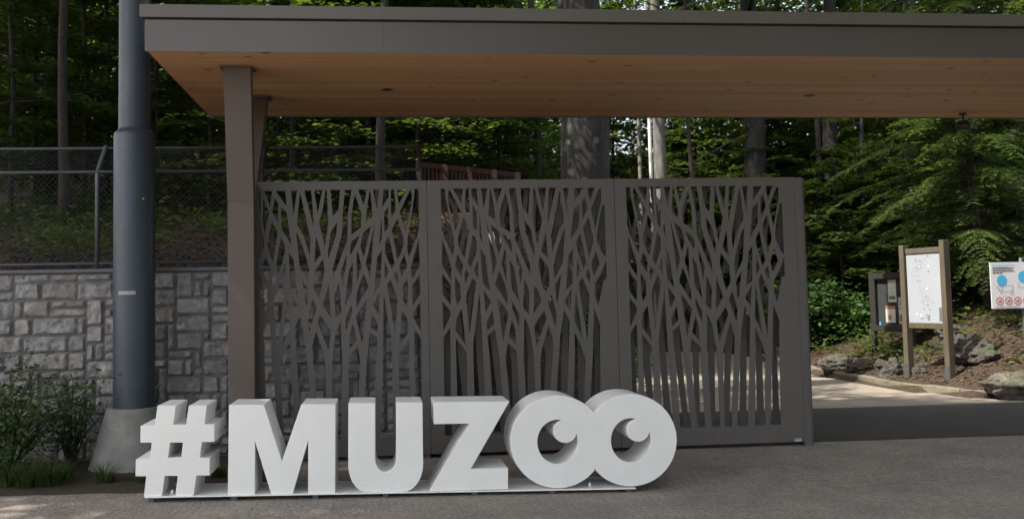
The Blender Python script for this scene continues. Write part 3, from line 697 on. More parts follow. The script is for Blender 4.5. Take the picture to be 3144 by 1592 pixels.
# ------------------------------------------------------------------ white letter sign
SY = 7.95; SD = 0.47
def z1(u, v): p = at(400 + u / 2.862, 1180 + v / 2.862, SY); return (p.x, p.z)
def z2(u, v): p = at(1250 + u / 2.862, 1150 + v / 2.862, SY); return (p.x, p.z)
def arc(fn, cx, cy, rx, ry, a0, a1, n):
    return [fn(cx + rx * math.cos(math.radians(a0 + (a1 - a0) * i / n)), cy + ry * math.sin(math.radians(a0 + (a1 - a0) * i / n))) for i in range(n + 1)]
def letter_sign():
    p0 = at(1200, 1530, SY)
    e = empty('letter_sign', (p0.x, SY + 0.2, plaza_z(0.2, 8)), 'long white sign of chunky free standing letters reading #MUZOO', 'letter sign')
    L = {}
    L['hash mark'] = ([z1(*q) for q in ((240, 183), (400, 183), (378, 352), (490, 352), (515, 183), (672, 180), (652, 348), (740, 348), (738, 502), (630, 503), (610, 640), (698, 640), (697, 797), (582, 797), (555, 975), (395, 977), (417, 800), (303, 800), (276, 980), (118, 982), (140, 803), (45, 803), (48, 655), (173, 653), (188, 508), (87, 508), (90, 360), (215, 357))],
                      [[z1(*q) for q in ((350, 508), (463, 508), (447, 640), (332, 640))]])
    L['letter M'] = ([z1(*q) for q in ((868, 178), (1175, 176), (1333, 668), (1503, 172), (1803, 170), (1800, 955), (1563, 960), (1563, 497), (1425, 962), (1240, 965), (1098, 505), (1095, 968), (856, 970))], [])
    U = [z1(1917, 162), z1(2152, 160)] + arc(z1, 2244, 655, 92, 110, 180, 0, 20) + [z1(2338, 157), z1(2568, 155)] + \
        arc(z1, 2400, 690, 174, 250, 0, 90, 16) + arc(z1, 2082, 697, 167, 247, 90, 180, 16)
    L['letter U'] = (U, [])
    L['letter Z'] = ([z2(*q) for q in ((232, 240), (900, 232), (560, 824), (888, 818), (888, 1003), (197, 1020), (547, 427), (235, 432))], [])
    a1 = math.degrees(math.atan2(250, 322))
    OO = arc(z2, 1322, 587, 412, 407, a1, 360 - a1, 64) + arc(z2, 1965, 573, 405, 405, -180 + a1, 180 - a1, 64)
    def cres(cx, cy, rx, ry, pxc, pyc, pr):
        fine = lambda a: (cx + rx * math.cos(a), cy + ry * math.sin(a))
        ins = lambda q: math.hypot(q[0] - pxc, q[1] - pyc) < pr
        N = 720; flags = [ins(fine(2 * math.pi * i / N)) for i in range(N)]
        s = next(i for i in range(N) if flags[i - 1] and not flags[i]); en = next(i for i in range(s, s + N) if not flags[i % N] and flags[(i + 1) % N])
        k = 44; o1 = [fine(2 * math.pi * (s + (en - s) * j / k) / N) for j in range(k + 1)]
        b0 = math.atan2(o1[-1][1] - pyc, o1[-1][0] - pxc); b1 = math.atan2(o1[0][1] - pyc, o1[0][0] - pxc)
        cand = []
        for t in (-2 * math.pi, 0, 2 * math.pi):
            d = b1 + t - b0; mid = b0 + d / 2
            if 0 < abs(d) < 2 * math.pi:
                q = (pxc + pr * math.cos(mid), pyc + pr * math.sin(mid))
                if ((q[0] - cx) / rx) ** 2 + ((q[1] - cy) / ry) ** 2 < 1: cand.append(d)
        d = cand[0]
        o2 = [(pxc + pr * math.cos(b0 + d * j / 24), pyc + pr * math.sin(b0 + d * j / 24)) for j in range(1, 24)]
        return [z2(*q) for q in o1 + o2]
    L['double O with eyes'] = (OO, [cres(1323, 588, 178.5, 195, 1389, 494, 103), cres(1967, 574, 175, 194, 2030, 486, 100)])
    for k, (o, h) in L.items():
        ob = plate(o, h, SY, SY + SD).build('letter', M['white'], e, sharp=30); ob['label'] = 'white ' + k
        bm = bmesh.new(); bm.from_mesh(ob.data)
        bmesh.ops.dissolve_limit(bm, angle_limit=0.01, verts=bm.verts, edges=bm.edges); bm.to_mesh(ob.data); bm.free()
        ob.data.set_sharp_from_angle(angle=math.radians(30))
        b = bevel(ob, 0.0035, 2)
    # plate, in the plane of the letter bottoms
    A = at(444, 1524, SY - 0.02); B = at(1953, 1496.5, SY - 0.02); th = 0.010
    d = (B - A); m = MB()
    A2, B2 = A + Vector((0, SD + 0.06, 0)), B + Vector((0, SD + 0.06, 0)); dz = Vector((0, 0, -th))
    m.add([A + dz, B + dz, B2 + dz, A2 + dz, A, B, B2, A2], [(0, 3, 2, 1), (4, 5, 6, 7), (0, 1, 5, 4), (1, 2, 6, 5), (2, 3, 7, 6), (3, 0, 4, 7)])
    bevel(m.build('base_plate', M['white'], e), 0.002)
    fx = [400 + u / 2.862 for u in (187, 912, 1627, 2245)] + [1250 + u / 2.862 for u in (592, 1278, 1949)]
    for x in fx:
        for yy in (SY + 0.03, SY + SD - 0.08):
            X = at(x, 1525, SY).x; t = (X - A.x) / (B.x - A.x); z = A.z + (B.z - A.z) * t - th
            q = MB(); zg = plaza_z(X, yy) + 0.001; q.box((X - 0.024, yy - 0.03, min(zg, z - 0.02)), (X + 0.024, yy + 0.03, z - 0.0005)); q.build('foot', M['steel'], e)
    for x, y in ((400 + 360 / 2.862, 1180 + 965 / 2.862), (1250 + 1612 / 2.862, 1150 + 965 / 2.862)):
        X = at(x, y, SY + 0.05).x; t = (X - A.x) / (B.x - A.x); z = A.z + (B.z - A.z) * t
        MB().tube([(X, SY + 0.08, z), (X, SY + 0.08, z + 0.018), (X, SY + 0.08, z + 0.03), (X, SY + 0.08, z + 0.036)], [0.013, 0.013, 0.009, 0.003], 12).build('bolt_cap', M['flag'], e)
letter_sign()

# ------------------------------------------------------------------ steel mast on concrete foot
def lathe(prof, cx, cy, n=40):
    return MB().tube([(cx, cy, z) for z, r in prof], [r for z, r in prof], n)
def text_mesh(body, size):
    c = bpy.data.curves.new('lettering', 'FONT'); c.body = body; c.size = size; c.align_x = 'CENTER'; c.align_y = 'CENTER'
    o = bpy.data.objects.new('lettering', c); COL.objects.link(o); bpy.context.view_layer.update()
    m = bpy.data.meshes.new_from_object(o.evaluated_get(bpy.context.evaluated_depsgraph_get()))
    vs = [v.co.copy() for v in m.vertices]; fs = [tuple(p.vertices) for p in m.polygons]
    bpy.data.objects.remove(o); bpy.data.curves.remove(c); bpy.data.meshes.remove(m); return vs, fs
def mast():
    cx, cy = -2.546, 9.9 - 0.03; R0 = 0.205
    cy = 9.62
    k = cy / 9.9; cx *= k; R0 *= k
    e = empty('steel_mast', (cx, cy, 0), 'tall dark blue grey steel mast on a concrete foot', 'mast')
    zc = at(350, 405, cy).z; zb = at(400, 1255, cy - 0.2).z
    lathe([(zb - 0.03, R0), (zc - 0.05, R0), (zc - 0.02, R0 - 0.006), (zc, R0 - 0.028), (zc + 0.015, R0 - 0.040), (zc + 0.022, 0.158 * k + 0.003)], cx, cy).build('lower_sleeve', M['pole'], e, sharp=60)
    lathe([(zc - 0.1, 0.16 * k), (11.0, 0.135 * k)], cx, cy).build('upper_shaft', M['pole'], e, sharp=60)
    b = lathe([(-0.12, 0.43), (0.02, 0.425), (0.05, 0.41), (zb - 0.06, 0.272), (zb - 0.03, 0.266), (zb, 0.256), (zb + 0.001, 0.0)], cx, cy, 48).build('concrete_foot', M['concrete'], e, sharp=40)
    # sticker wrapped round the sleeve
    zt = at(400, 898, cy - 0.2).z; mid = math.radians(-97); hw = 0.085 / R0; n = 16; q = MB(); vs = []
    for i in range(n + 1):
        a = mid - hw + 2 * hw * i / n
        for zz in (-0.0165, 0.0165): vs.append((cx + (R0 + 0.0012) * math.cos(a), cy + (R0 + 0.0012) * math.sin(a), zt + zz))
    q.add(vs, [(2 * i, 2 * i + 2, 2 * i + 3, 2 * i + 1) for i in range(n)], True); s = q.build('sticker', M['sticker'], e)
    tv, tf = text_mesh('AFFICHAGE INTERDIT', 0.0175)
    w = max(v.x for v in tv) - min(v.x for v in tv); sc = 0.155 / w
    q = MB(); q.add([(cx + (R0 + 0.0022) * math.cos(mid + v.x * sc / R0), cy + (R0 + 0.0022) * math.sin(mid + v.x * sc / R0), zt + v.y) for v in tv], tf); q.build('lettering', M['ink'], s)
    # yellow dot
    a = math.radians(-52); z = at(443, 610, cy - 0.15).z; q = MB()
    ctr = Vector((cx + (R0 + 0.002) * math.cos(a), cy + (R0 + 0.002) * math.sin(a), z)); tx = Vector((-math.sin(a), math.cos(a), 0))
    q.add([ctr] + [ctr + tx * 0.011 * math.cos(t * math.pi / 6) + Vector((0, 0, 0.011 * math.sin(t * math.pi / 6))) for t in range(12)], [(0, 1 + t, 1 + (t + 1) % 12) for t in range(12)])
    q.build('marker_dot', M['yellow'], e)
mast()

# ------------------------------------------------------------------ boards and sign on the right bank
def board_frame(A, B):
    d = (B - A); d.z = 0; L = d.length; d.normalize(); nrm = Vector((d.y, -d.x, 0))
    if nrm.x > 0: nrm = -nrm
    return d, nrm, L
def marks(mb, O, ux, uz, nrm, rects, lift=0.002):
    for (a, b, c, d_) in rects:
        mb.add([O + ux * a + uz * b + nrm * lift, O + ux * c + uz * b + nrm * lift, O + ux * c + uz * d_ + nrm * lift, O + ux * a + uz * d_ + nrm * lift], [(0, 1, 2, 3), (3, 2, 1, 0)][:1])
def map_board():
    A = Vector((8.50, 14.84, 0.06)); B = Vector((8.715, 14.06, 0.06)); d, nrm, L = board_frame(A, B); up = Vector((0, 0, 1))
    e = empty('map_board', (A + B) / 2, 'tall timber framed board with white map standing by the kerb', 'map board')
    for P, zt in ((A, 2.32), (B, 2.36)):
        o = MB().obox((P.x, P.y, zt / 2), d * 0.047, nrm * 0.06, up * (zt / 2)).build('post', M['timber'], e); bevel(o, 0.008)
        k = MB()
        for s in (-1, 1): k.obox((P + nrm * 0.064 * s + Vector((0, 0, 0.14))), d * 0.035, nrm * 0.004, up * 0.2)
        k.obox((P + Vector((0, 0, 0.0))), d * 0.10, nrm * 0.11, up * 0.012); k.build('post_shoe', M['steel'], o)
    zT, zB = 2.17, 1.06
    C = (A + B) / 2; C.z = 0; hw = L / 2 - 0.057
    for z, n in ((zT + 0.045, 'top_rail'), (zB - 0.045, 'bottom_rail')):
        bevel(MB().obox(C + up * z, d * hw, nrm * 0.03, up * 0.043).build(n, M['timber'], e), 0.006)
    pan = MB().obox(C + up * (zT + zB) / 2, d * (hw - 0.002), nrm * 0.012, up * ((zT - zB) / 2 - 0.001)).build('map_panel', M['panel'], e)
    O = C - d * hw + up * zB + nrm * 0.012; w = 2 * hw; h = zT - zB; g = random.Random(5)
    gm, bm_, km = MB(), MB(), MB(); R = []
    for i in range(95):
        t = g.uniform(0.06, 0.93); c = 0.42 + 0.14 * math.sin(t * 7) + g.gauss(0, 0.09); a = g.uniform(0.006, 0.022); b = g.uniform(0.004, 0.016)
        R.append((c * w, t * h, c * w + a, t * h + b))
    marks(gm, O, d, up, nrm, R)
    marks(bm_, O, d, up, nrm, [(w * a, h * b, w * a + 0.03, h * b + 0.025) for a, b in ((0.33, 0.10), (0.62, 0.8), (0.55, 0.48), (0.22, 0.12))])
    marks(km, O, d, up, nrm, [(w * a, h * b, w * a + 0.022, h * b + 0.018) for a, b in ((0.27, 0.90), (0.62, 0.95), (0.62, 0.73), (0.36, 0.05))] +
          [(w * 0.55, h * (0.04 + 0.02 * k), w * 0.62, h * (0.047 + 0.02 * k)) for k in range(4)] +
          [(w * 0.88, h * (0.03 + 0.022 * k), w * (0.97 + 0.02 * g.random()), h * (0.043 + 0.022 * k)) for k in range(9)], 0.003)
    gm.build('map_lines', M['ink_soft'], pan); bm_.build('map_water', M['blue_soft'], pan); km.build('map_print', M['ink'], pan)
map_board()
def notice_case():
    A = Vector((9.28, 17.35, 0.25)); B = Vector((9.50, 16.45, 0.35)); d, nrm, L = board_frame(A, B); up = Vector((0, 0, 1))
    e = empty('notice_case', (A + B) / 2, 'dark framed glass notice case with posters left of the map board', 'notice board')
    for P in (A, B): bevel(MB().obox((P.x, P.y, 0.95), d * 0.045, nrm * 0.045, up * 0.98).build('post', M['timber_dark'], e), 0.006)
    C = (A + B) / 2; C.z = 0; hw = L / 2 - 0.046; zT, zB = 1.86, 0.88
    for z in (zT, zB): bevel(MB().obox(C + up * z, d * hw, nrm * 0.055, up * 0.055).build('frame_rail', M['timber_dark'], e), 0.006)
    for s in (-1, 1): bevel(MB().obox(C + d * (hw - 0.03) * s + up * (zT + zB) / 2, d * 0.028, nrm * 0.05, up * ((zT - zB) / 2 - 0.056)).build('frame_stile', M['timber_dark'], e), 0.004)
    MB().obox(C - nrm * 0.03 + up * (zT + zB) / 2, d * (hw - 0.06), nrm * 0.008, up * ((zT - zB) / 2 - 0.057)).build('back_panel', plain('dark_felt', (0.03, 0.034, 0.035), 0.8), e)
    MB().obox(C + nrm * 0.035 + up * (zT + zB) / 2, d * (hw - 0.06), nrm * 0.002, up * ((zT - zB) / 2 - 0.057)).build('glass', M['glass'], e)
    w = 2 * hw - 0.12; h = zT - zB - 0.115; O = C - d * w / 2 + up * (zB + 0.057) - nrm * 0.021
    def poster(a, b, c, dd, bands, mat=M['paper']):
        m = MB(); marks(m, O, d, up, nrm, [(a * w, b * h, c * w, dd * h)], 0.001); p = m.build('poster', mat, e)
        for (q0, q1, q2, q3, mt) in bands:
            m = MB(); marks(m, O, d, up, nrm, [((a + (c - a) * q0) * w, (b + (dd - b) * q1) * h, (a + (c - a) * q2) * w, (b + (dd - b) * q3) * h)], 0.003); m.build('poster_print', mt, p)
    poster(0.38, 0.5, 0.66, 0.98, [(0.1, 0.12, 0.9, 0.26, M['green'])])
    poster(0.26, 0.06, 0.60, 0.42, [(0, 0.8, 1, 1, M['orange']), (0.25, 0.15, 0.6, 0.45, M['orange'])])
    poster(0.72, 0.04, 0.98, 0.60, [(0.1, 0.1, 0.9, 0.35, M['green']), (0.1, 0.55, 0.9, 0.62, M['red'])] + [(0.12, 0.7 + 0.07 * k, 0.6, 0.73 + 0.07 * k, M['ink']) for k in range(4)])
    m = MB(); marks(m, O, d, up, nrm, [(0.02 * w, 0.0, 0.07 * w, 0.07 * h)], 0.002); m.build('blue_tag', M['blue'], e)
notice_case()
def rules_sign():
    Y = 12.95; A = at(3038, 805, Y); Bt = at(3047, 947, Y); h = A.z - Bt.z; wd = 1.05; x0 = A.x; zb = Bt.z
    e = empty('rules_sign', (x0 + wd / 2, Y, 0.1), 'white rules sign with blue circles and red prohibition rings at right edge', 'sign')
    d, up, nrm = Vector((1, 0.06, 0)).normalized(), Vector((0, 0, 1)), Vector((0.06, -1, 0)).normalized()
    C = Vector((x0, Y, zb)) + d * wd / 2 + up * h / 2
    pl = MB().obox(C, d * wd / 2, nrm * 0.006, up * h / 2).build('sign_panel', plain('sign_face', (0.66, 0.66, 0.70), 0.4, 0, 0.02), e)
    for s in (0.5, 0.93): MB().tube([Vector((x0, Y, 0.0)) + d * wd * s - nrm * 0.035, Vector((x0, Y, zb + h + 0.06)) + d * wd * s - nrm * 0.035], 0.024, 10).build('post', M['steel'], e)
    O = C - d * wd / 2 - up * h / 2 + nrm * 0.006; k = h / 930.0   # zoomed-photo units: panel about 930 high
    def R(mb, u0, v0, u1, v1, l=0.002): marks(mb, O, d, up, nrm, [(u0 * k, h - v1 * k, u1 * k, h - v0 * k)], l)
    g = random.Random(2); mb = MB(); bk = MB()
    for (v, ue) in ((40, 560), (75, 400)):
        u = 50
        while u < ue:
            l = g.uniform(30, 90); R(mb, u, v, min(u + l, ue), v + 22); u += l + 12
    for (v, ue) in ((108, 530), (142, 500), (176, 535), (210, 265)):
        u = 50
        while u < ue:
            l = g.uniform(20, 80); R(bk, u, v, min(u + l, ue), v + 16); u += l + 10
    u = 85
    while u < 580: R(bk, u, 895, u + 22, 905); u += 26
    mb.build('heading_print', M['blue_soft'], pl); bk.build('text_print', M['ink'], pl)
    def disc(mb, cu, cv, r0, r1, l, a0=0, a1=360):
        n = 36
        for i in range(n):
            t0, t1 = math.radians(a0 + (a1 - a0) * i / n), math.radians(a0 + (a1 - a0) * (i + 1) / n)
            mb.add([O + d * ((cu + r * math.cos(t)) * k) + up * (h - (cv - r * math.sin(t)) * k) + nrm * l for t, r in ((t0, r0), (t0, r1), (t1, r1), (t1, r0))], [(0, 1, 2, 3)])
    def line(mb, pts, w, l):
        for (a, b), (c, dd) in zip(pts[:-1], pts[1:]):
            L = math.hypot(c - a, dd - b); nx, ny = -(dd - b) / L * w, (c - a) / L * w
            mb.add([O + d * (x * k) + up * (h - y * k) + nrm * l for x, y in ((a + nx, b + ny), (c + nx, dd + ny), (c - nx, dd - ny), (a - nx, b - ny))], [(0, 1, 2, 3)])
    for cu in (245, 730, 1180):
        m = MB(); disc(m, cu, 370 if cu == 245 else 300, 0, 112 if cu == 245 else 120, 0.002); m.build('blue_circle', M['blue'], pl)
    m = MB()
    line(m, [(110, 470), (140, 520), (185, 555), (250, 585), (330, 595), (420, 585), (480, 555), (480, 470), (380, 468), (300, 478)], 3.5, 0.003)
    line(m, [(140, 520), (200, 440), (265, 530), (220, 550)], 3.5, 0.003); line(m, [(165, 555), (205, 625), (240, 590)], 3.5, 0.003); line(m, [(450, 565), (430, 640), (455, 670), (485, 640), (475, 560)], 3.5, 0.003)
    line(m, [(620, 400), (605, 500), (640, 520), (760, 520), (860, 500), (840, 400)], 3.5, 0.003)
    for u, v in ((190, 340), (230, 310), (270, 360), (260, 440), (255, 680), (300, 665)): line(m, [(u, v), (u + 14, v + 10), (u + 4, v + 24)], 4, 0.0035)
    m.build('line_drawing', M['ink_soft'], pl)
    for i, cu in enumerate((175, 375, 575, 775, 975)):
        m = MB(); disc(m, cu, 780, 66, 84, 0.002); line(m, [(cu - 50, 828), (cu + 50, 732)], 8, 0.004); m.build('prohibition_ring', M['red'], pl)
        m = MB(); R(m, cu - 30, 765, cu + 30, 795, 0.003); m.build('pictogram', M['ink_soft'], pl)
rules_sign()

# ------------------------------------------------------------------ rocks
def rock(px_, py_, r, sz, label, seed, cat='rock', group='rocks on the bank'):
    c = hit(px_, py_); c.z = H(c.x, c.y) + r * sz[2] * 0.18; r *= 0.84; bm = bmesh.new(); bmesh.ops.create_icosphere(bm, subdivisions=5, radius=1.0)
    g = random.Random(seed); off = Vector((g.uniform(-50, 50), g.uniform(-50, 50), g.uniform(-50, 50)))
    pl = [(Vector((g.gauss(0, 1), g.gauss(0, 1), g.gauss(0, 1))).normalized(), g.uniform(0.55, 0.85)) for _ in range(12)]
    for v in bm.verts:
        p = v.co.copy()
        for n_, d_ in pl:
            t = p.dot(n_)
            if t > d_: p -= n_ * (t - d_) * 0.85
        q = p + off
        p *= 1 + 0.05 * math.sin(p.z * 16 + 3 * noise.noise(q * 2)) + 0.30 * noise.noise(q * 1.6) + 0.22 * (0.5 - abs(noise.noise(q * 3.3))) + 0.16 * (0.4 - abs(noise.noise(q * 7))) + 0.06 * noise.noise(q * 16)
        v.co = Vector((p.x * r * sz[0], p.y * r * sz[1], p.z * r * sz[2]))
    m = bpy.data.meshes.new('rock'); bm.to_mesh(m); bm.free()
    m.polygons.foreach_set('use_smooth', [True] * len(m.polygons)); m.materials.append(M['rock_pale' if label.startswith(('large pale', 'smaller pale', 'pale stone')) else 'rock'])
    o = bpy.data.objects.new('rock', m); COL.objects.link(o); o.location = c; tag(o, label, cat, group); return o
rock(3095, 1198, 0.46, (1.1, 1, 0.62), 'large pale weathered rock at the right edge behind the kerb', 1)
rock(3125, 1218, 0.22, (1.3, 1, 0.62), 'smaller pale rock lying in front of the large right rock', 2)
rock(3000, 1105, 0.42, (1.15, 1, 0.75), 'dark mossy rock on the slope right of the map board', 3)
rock(2958, 1062, 0.2, (1.0, 1, 0.8), 'pale topped rock above the dark mossy rock', 4)
rock(2585, 1126, 0.36, (1.2, 1, 0.62), 'pale rock at the path edge near the gate end', 5)
rock(2652, 1133, 0.27, (1.2, 1, 0.66), 'low grey rock beside the notice case post', 6)
rock(2742, 1150, 0.26, (0.9, 1, 1.0), 'upright grey rock between notice case and map board', 7)
rock(2822, 1150, 0.16, (1.0, 1, 0.9), 'small mossy rock seen between the map board posts', 8)
rock(2716, 1128, 0.2, (1.1, 1, 0.7), 'small dark rock behind the notice case post', 9)
rock(2920, 1030, 0.3, (1.1, 1, 0.8), 'grey rock just right of the map board posts', 10)
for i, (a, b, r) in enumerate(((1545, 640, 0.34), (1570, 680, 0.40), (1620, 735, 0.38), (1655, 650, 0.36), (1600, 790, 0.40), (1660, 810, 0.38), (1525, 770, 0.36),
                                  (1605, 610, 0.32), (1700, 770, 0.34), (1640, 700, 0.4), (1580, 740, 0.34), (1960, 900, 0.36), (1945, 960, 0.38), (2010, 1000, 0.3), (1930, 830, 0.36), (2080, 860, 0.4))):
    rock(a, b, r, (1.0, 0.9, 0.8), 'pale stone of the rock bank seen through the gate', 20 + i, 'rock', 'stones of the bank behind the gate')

# ------------------------------------------------------------------ trees
def crown_points(seed, R, Hh, n_cl, per, flat=0.35, cr=0.7):
    g = np.random.default_rng(seed); P = []
    for _ in range(n_cl):
        while True:
            q = g.uniform(-1, 1, 3)
            if 0.25 < (q ** 2).sum() < 1: break
        c = np.array([q[0] * R, q[1] * R, q[2] * Hh / 2]); s = cr * g.uniform(0.6, 1.3)
        P.append(c + g.normal(size=(per, 3)) * np.array([s, s, s * flat]) * 0.55)
    return np.concatenate(P)
CROWN_D = leaf_mesh('crown', crown_points(91, 3.6, 8.5, 170, 110, 0.3, 1.0), 0.19, M['leaf_dark'], 0.6, 0.5, 97)
CROWN = [leaf_mesh('crown', crown_points(11 + i, 3.6, 8.5, 110, 80, 0.3, 1.0), 0.19, M['leaf_dark'], 0.6, 0.5, 31 + i) for i in range(3)]
def tall_tree(px_, Y, wpx, label, kind='bark_dark', height=17, lean=(0, 0), crown=0, cs=1.15, cz=0.52, py_=450, X=None, group='tall trees behind the entrance', jit=0.12, nlimb=5, cofs=(0, 0)):
    x = at(px_, py_, Y).x if X is None else X; r = wpx * Y / F_PX / 2; z0 = H(x, Y) - 0.15
    e = empty('tree', (x, Y, z0), label, 'tree', group); g = random.Random(int(px_ * 7 + Y))
    pts = []; rad = []
    zref = 4.0 - z0
    for i in range(14):
        t = i / 13; z = height * 0.9 * t
        pts.append((x + lean[0] * (z - zref) + (0.0 if kind == 'bark_pale' else 0.12) * math.sin(z * 0.5 + px_) * min(1, z / 4), Y + lean[1] * z, z0 + z))
        rad.append(r * (1 + 0.55 * math.exp(-z / 0.35)) * (1 - 0.62 * t))
    mb = MB(); mb.tube(pts, rad, 18, True, True, jit)
    for k in range(nlimb):
        t = 0.45 + 0.5 * k / nlimb; i = int(t * 13); p = Vector(pts[i]); a = g.uniform(0, 6.28); L = g.uniform(1.6, 3.0)
        q = p + Vector((math.cos(a), math.sin(a), 0.55)) * L * 0.5; s = q + Vector((math.cos(a + 0.3), math.sin(a + 0.3), 0.35)) * L * 0.6
        mb.tube([p, q, s], [rad[i] * 0.45, rad[i] * 0.3, rad[i] * 0.1], 7)
    mb.build('trunk', M[kind], e)
    link('crown', CROWN_D if crown == 9 else CROWN[crown % 3], e, (lean[0] * height * 0.8 + cofs[0], lean[1] * height + cofs[1], height * cz + 1.5), g.uniform(0, 6.28), cs)
    return e
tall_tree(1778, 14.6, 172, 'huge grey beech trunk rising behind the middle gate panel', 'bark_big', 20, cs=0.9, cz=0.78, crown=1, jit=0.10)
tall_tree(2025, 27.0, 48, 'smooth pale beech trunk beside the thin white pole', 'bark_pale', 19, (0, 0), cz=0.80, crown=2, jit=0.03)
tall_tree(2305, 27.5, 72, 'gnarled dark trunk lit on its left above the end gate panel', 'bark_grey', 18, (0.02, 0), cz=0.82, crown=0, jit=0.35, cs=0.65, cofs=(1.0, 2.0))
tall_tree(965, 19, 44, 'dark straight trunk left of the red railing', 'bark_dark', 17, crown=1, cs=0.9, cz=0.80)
tall_tree(1168, 13.5, 32, 'thinner dark trunk above the fixed gate panel', 'bark_dark', 9, (0.0, 0), crown=2, cs=0.42, cz=0.5, nlimb=3)  # small crown placed to keep sun off the huge beech trunk
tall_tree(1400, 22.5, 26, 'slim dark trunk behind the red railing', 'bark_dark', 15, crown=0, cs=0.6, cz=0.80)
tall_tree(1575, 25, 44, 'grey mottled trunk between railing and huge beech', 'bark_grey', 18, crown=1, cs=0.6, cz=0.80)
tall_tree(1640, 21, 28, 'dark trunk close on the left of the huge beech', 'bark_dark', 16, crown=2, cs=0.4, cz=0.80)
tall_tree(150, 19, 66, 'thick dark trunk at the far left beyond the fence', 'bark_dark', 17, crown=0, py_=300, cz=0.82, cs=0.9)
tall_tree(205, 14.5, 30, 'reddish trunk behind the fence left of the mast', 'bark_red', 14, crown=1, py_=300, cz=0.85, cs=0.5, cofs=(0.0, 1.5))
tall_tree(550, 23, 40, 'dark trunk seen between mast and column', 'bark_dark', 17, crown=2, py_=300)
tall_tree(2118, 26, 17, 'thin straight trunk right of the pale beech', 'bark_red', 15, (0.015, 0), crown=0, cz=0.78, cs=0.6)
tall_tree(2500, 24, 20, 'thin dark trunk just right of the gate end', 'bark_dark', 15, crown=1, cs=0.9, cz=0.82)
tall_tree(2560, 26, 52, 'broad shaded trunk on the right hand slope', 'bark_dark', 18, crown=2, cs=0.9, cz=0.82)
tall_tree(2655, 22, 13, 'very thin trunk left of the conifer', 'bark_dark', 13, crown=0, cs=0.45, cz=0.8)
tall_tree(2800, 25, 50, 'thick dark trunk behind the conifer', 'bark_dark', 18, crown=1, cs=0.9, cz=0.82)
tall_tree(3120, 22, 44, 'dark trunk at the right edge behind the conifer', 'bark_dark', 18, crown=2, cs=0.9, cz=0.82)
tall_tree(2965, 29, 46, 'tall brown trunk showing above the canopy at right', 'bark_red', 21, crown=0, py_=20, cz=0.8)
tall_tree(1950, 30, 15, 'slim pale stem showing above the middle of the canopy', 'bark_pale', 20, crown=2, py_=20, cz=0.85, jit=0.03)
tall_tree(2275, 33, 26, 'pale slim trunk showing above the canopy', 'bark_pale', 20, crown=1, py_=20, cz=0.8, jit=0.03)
# leaning trunk on the right bank
def leaning():
    a = at(3130, 1072, 16.6); b = at(3060, 930, 16.8); c = at(3010, 760, 17.2)
    e = empty('tree', a, 'dark leaning trunk on the leafy slope below the rules sign', 'tree', 'tall trees behind the entrance')
    MB().tube([a - Vector((0, 0, 0.3)), a, (a + b) / 2, b, c, c + Vector((-0.3, 0.3, 3))], [0.17, 0.14, 0.115, 0.10, 0.08, 0.03], 12, True, True, 0.15).build('trunk', M['bark_dark'], e)
    link('crown', CROWN[1], e, tuple(c + Vector((-0.6, 0.8, 5.5)) - a), 1.0, 0.35)
leaning()
# shade trees outside the picture, left of the camera
for i, (x, y, hgt, s, lab) in enumerate(((-7.6, 6.9, 20, 1.3, 'tall leafy tree left of the forecourt nearest the wall'), (-14.0, 15.5, 19, 1.3, 'unseen broad leafy tree added on the bank beyond the left picture edge'), (-15.0, 21.0, 19, 1.5, 'unseen broad leafy tree added deep in the wood at far left'), (-4.2, 2.0, 20, 1.35, 'leafy tree arching over the forecourt'), (-3.9, 5.2, 20, 1.2, 'slender leafy tree at the left edge of the forecourt'), (-12.8, 9.2, 18, 1.2, 'leafy tree beside the far left end of the stone wall'))):  # bank and deep wood trees added, unseen, to darken the wood at left
    tall_tree(0, y, 120, lab, 'bark_grey', hgt, crown=9, cs=s, cz=0.60, X=x, group='shade trees left of the forecourt')

for i, (x, y, hgt, s, lab) in enumerate(((11.0, 4.2, 17, 1.45, 'unseen wide leafy tree added right of the forecourt'), (8.5, -2.5, 18, 1.5, 'unseen leafy tree added behind the viewer on the right'), (15.5, 0.5, 18, 1.5, 'unseen leafy tree added far right of the forecourt'), (4.5, -7.0, 18, 1.5, 'unseen leafy tree added far behind the viewer'))):  # unseen trees added to darken the canopy front and forecourt on the right
    tall_tree(0, y, 120, lab, 'bark_grey', hgt, crown=9, cs=s, cz=0.48, X=x, group='unseen shade trees added right of the forecourt')

# white pole
p = at(1994, 380, 26.6); q = at(1982, 10, 26.6); b = p + (p - q) * 1.6
fp = empty('white_pole', (b.x, b.y, b.z), 'thin white pole standing beside the pale beech trunk', 'pole')
MB().tube([b - Vector((0, 0, 0.2)), p, q, q + (q - p) * 0.5], [0.055, 0.05, 0.045, 0.035], 12).build('shaft', M['flag'], fp)
MB().tube([q + (q - p) * 0.5, q + (q - p) * 0.52], [0.05, 0.02], 12).build('pole_cap', M['steel'], fp)

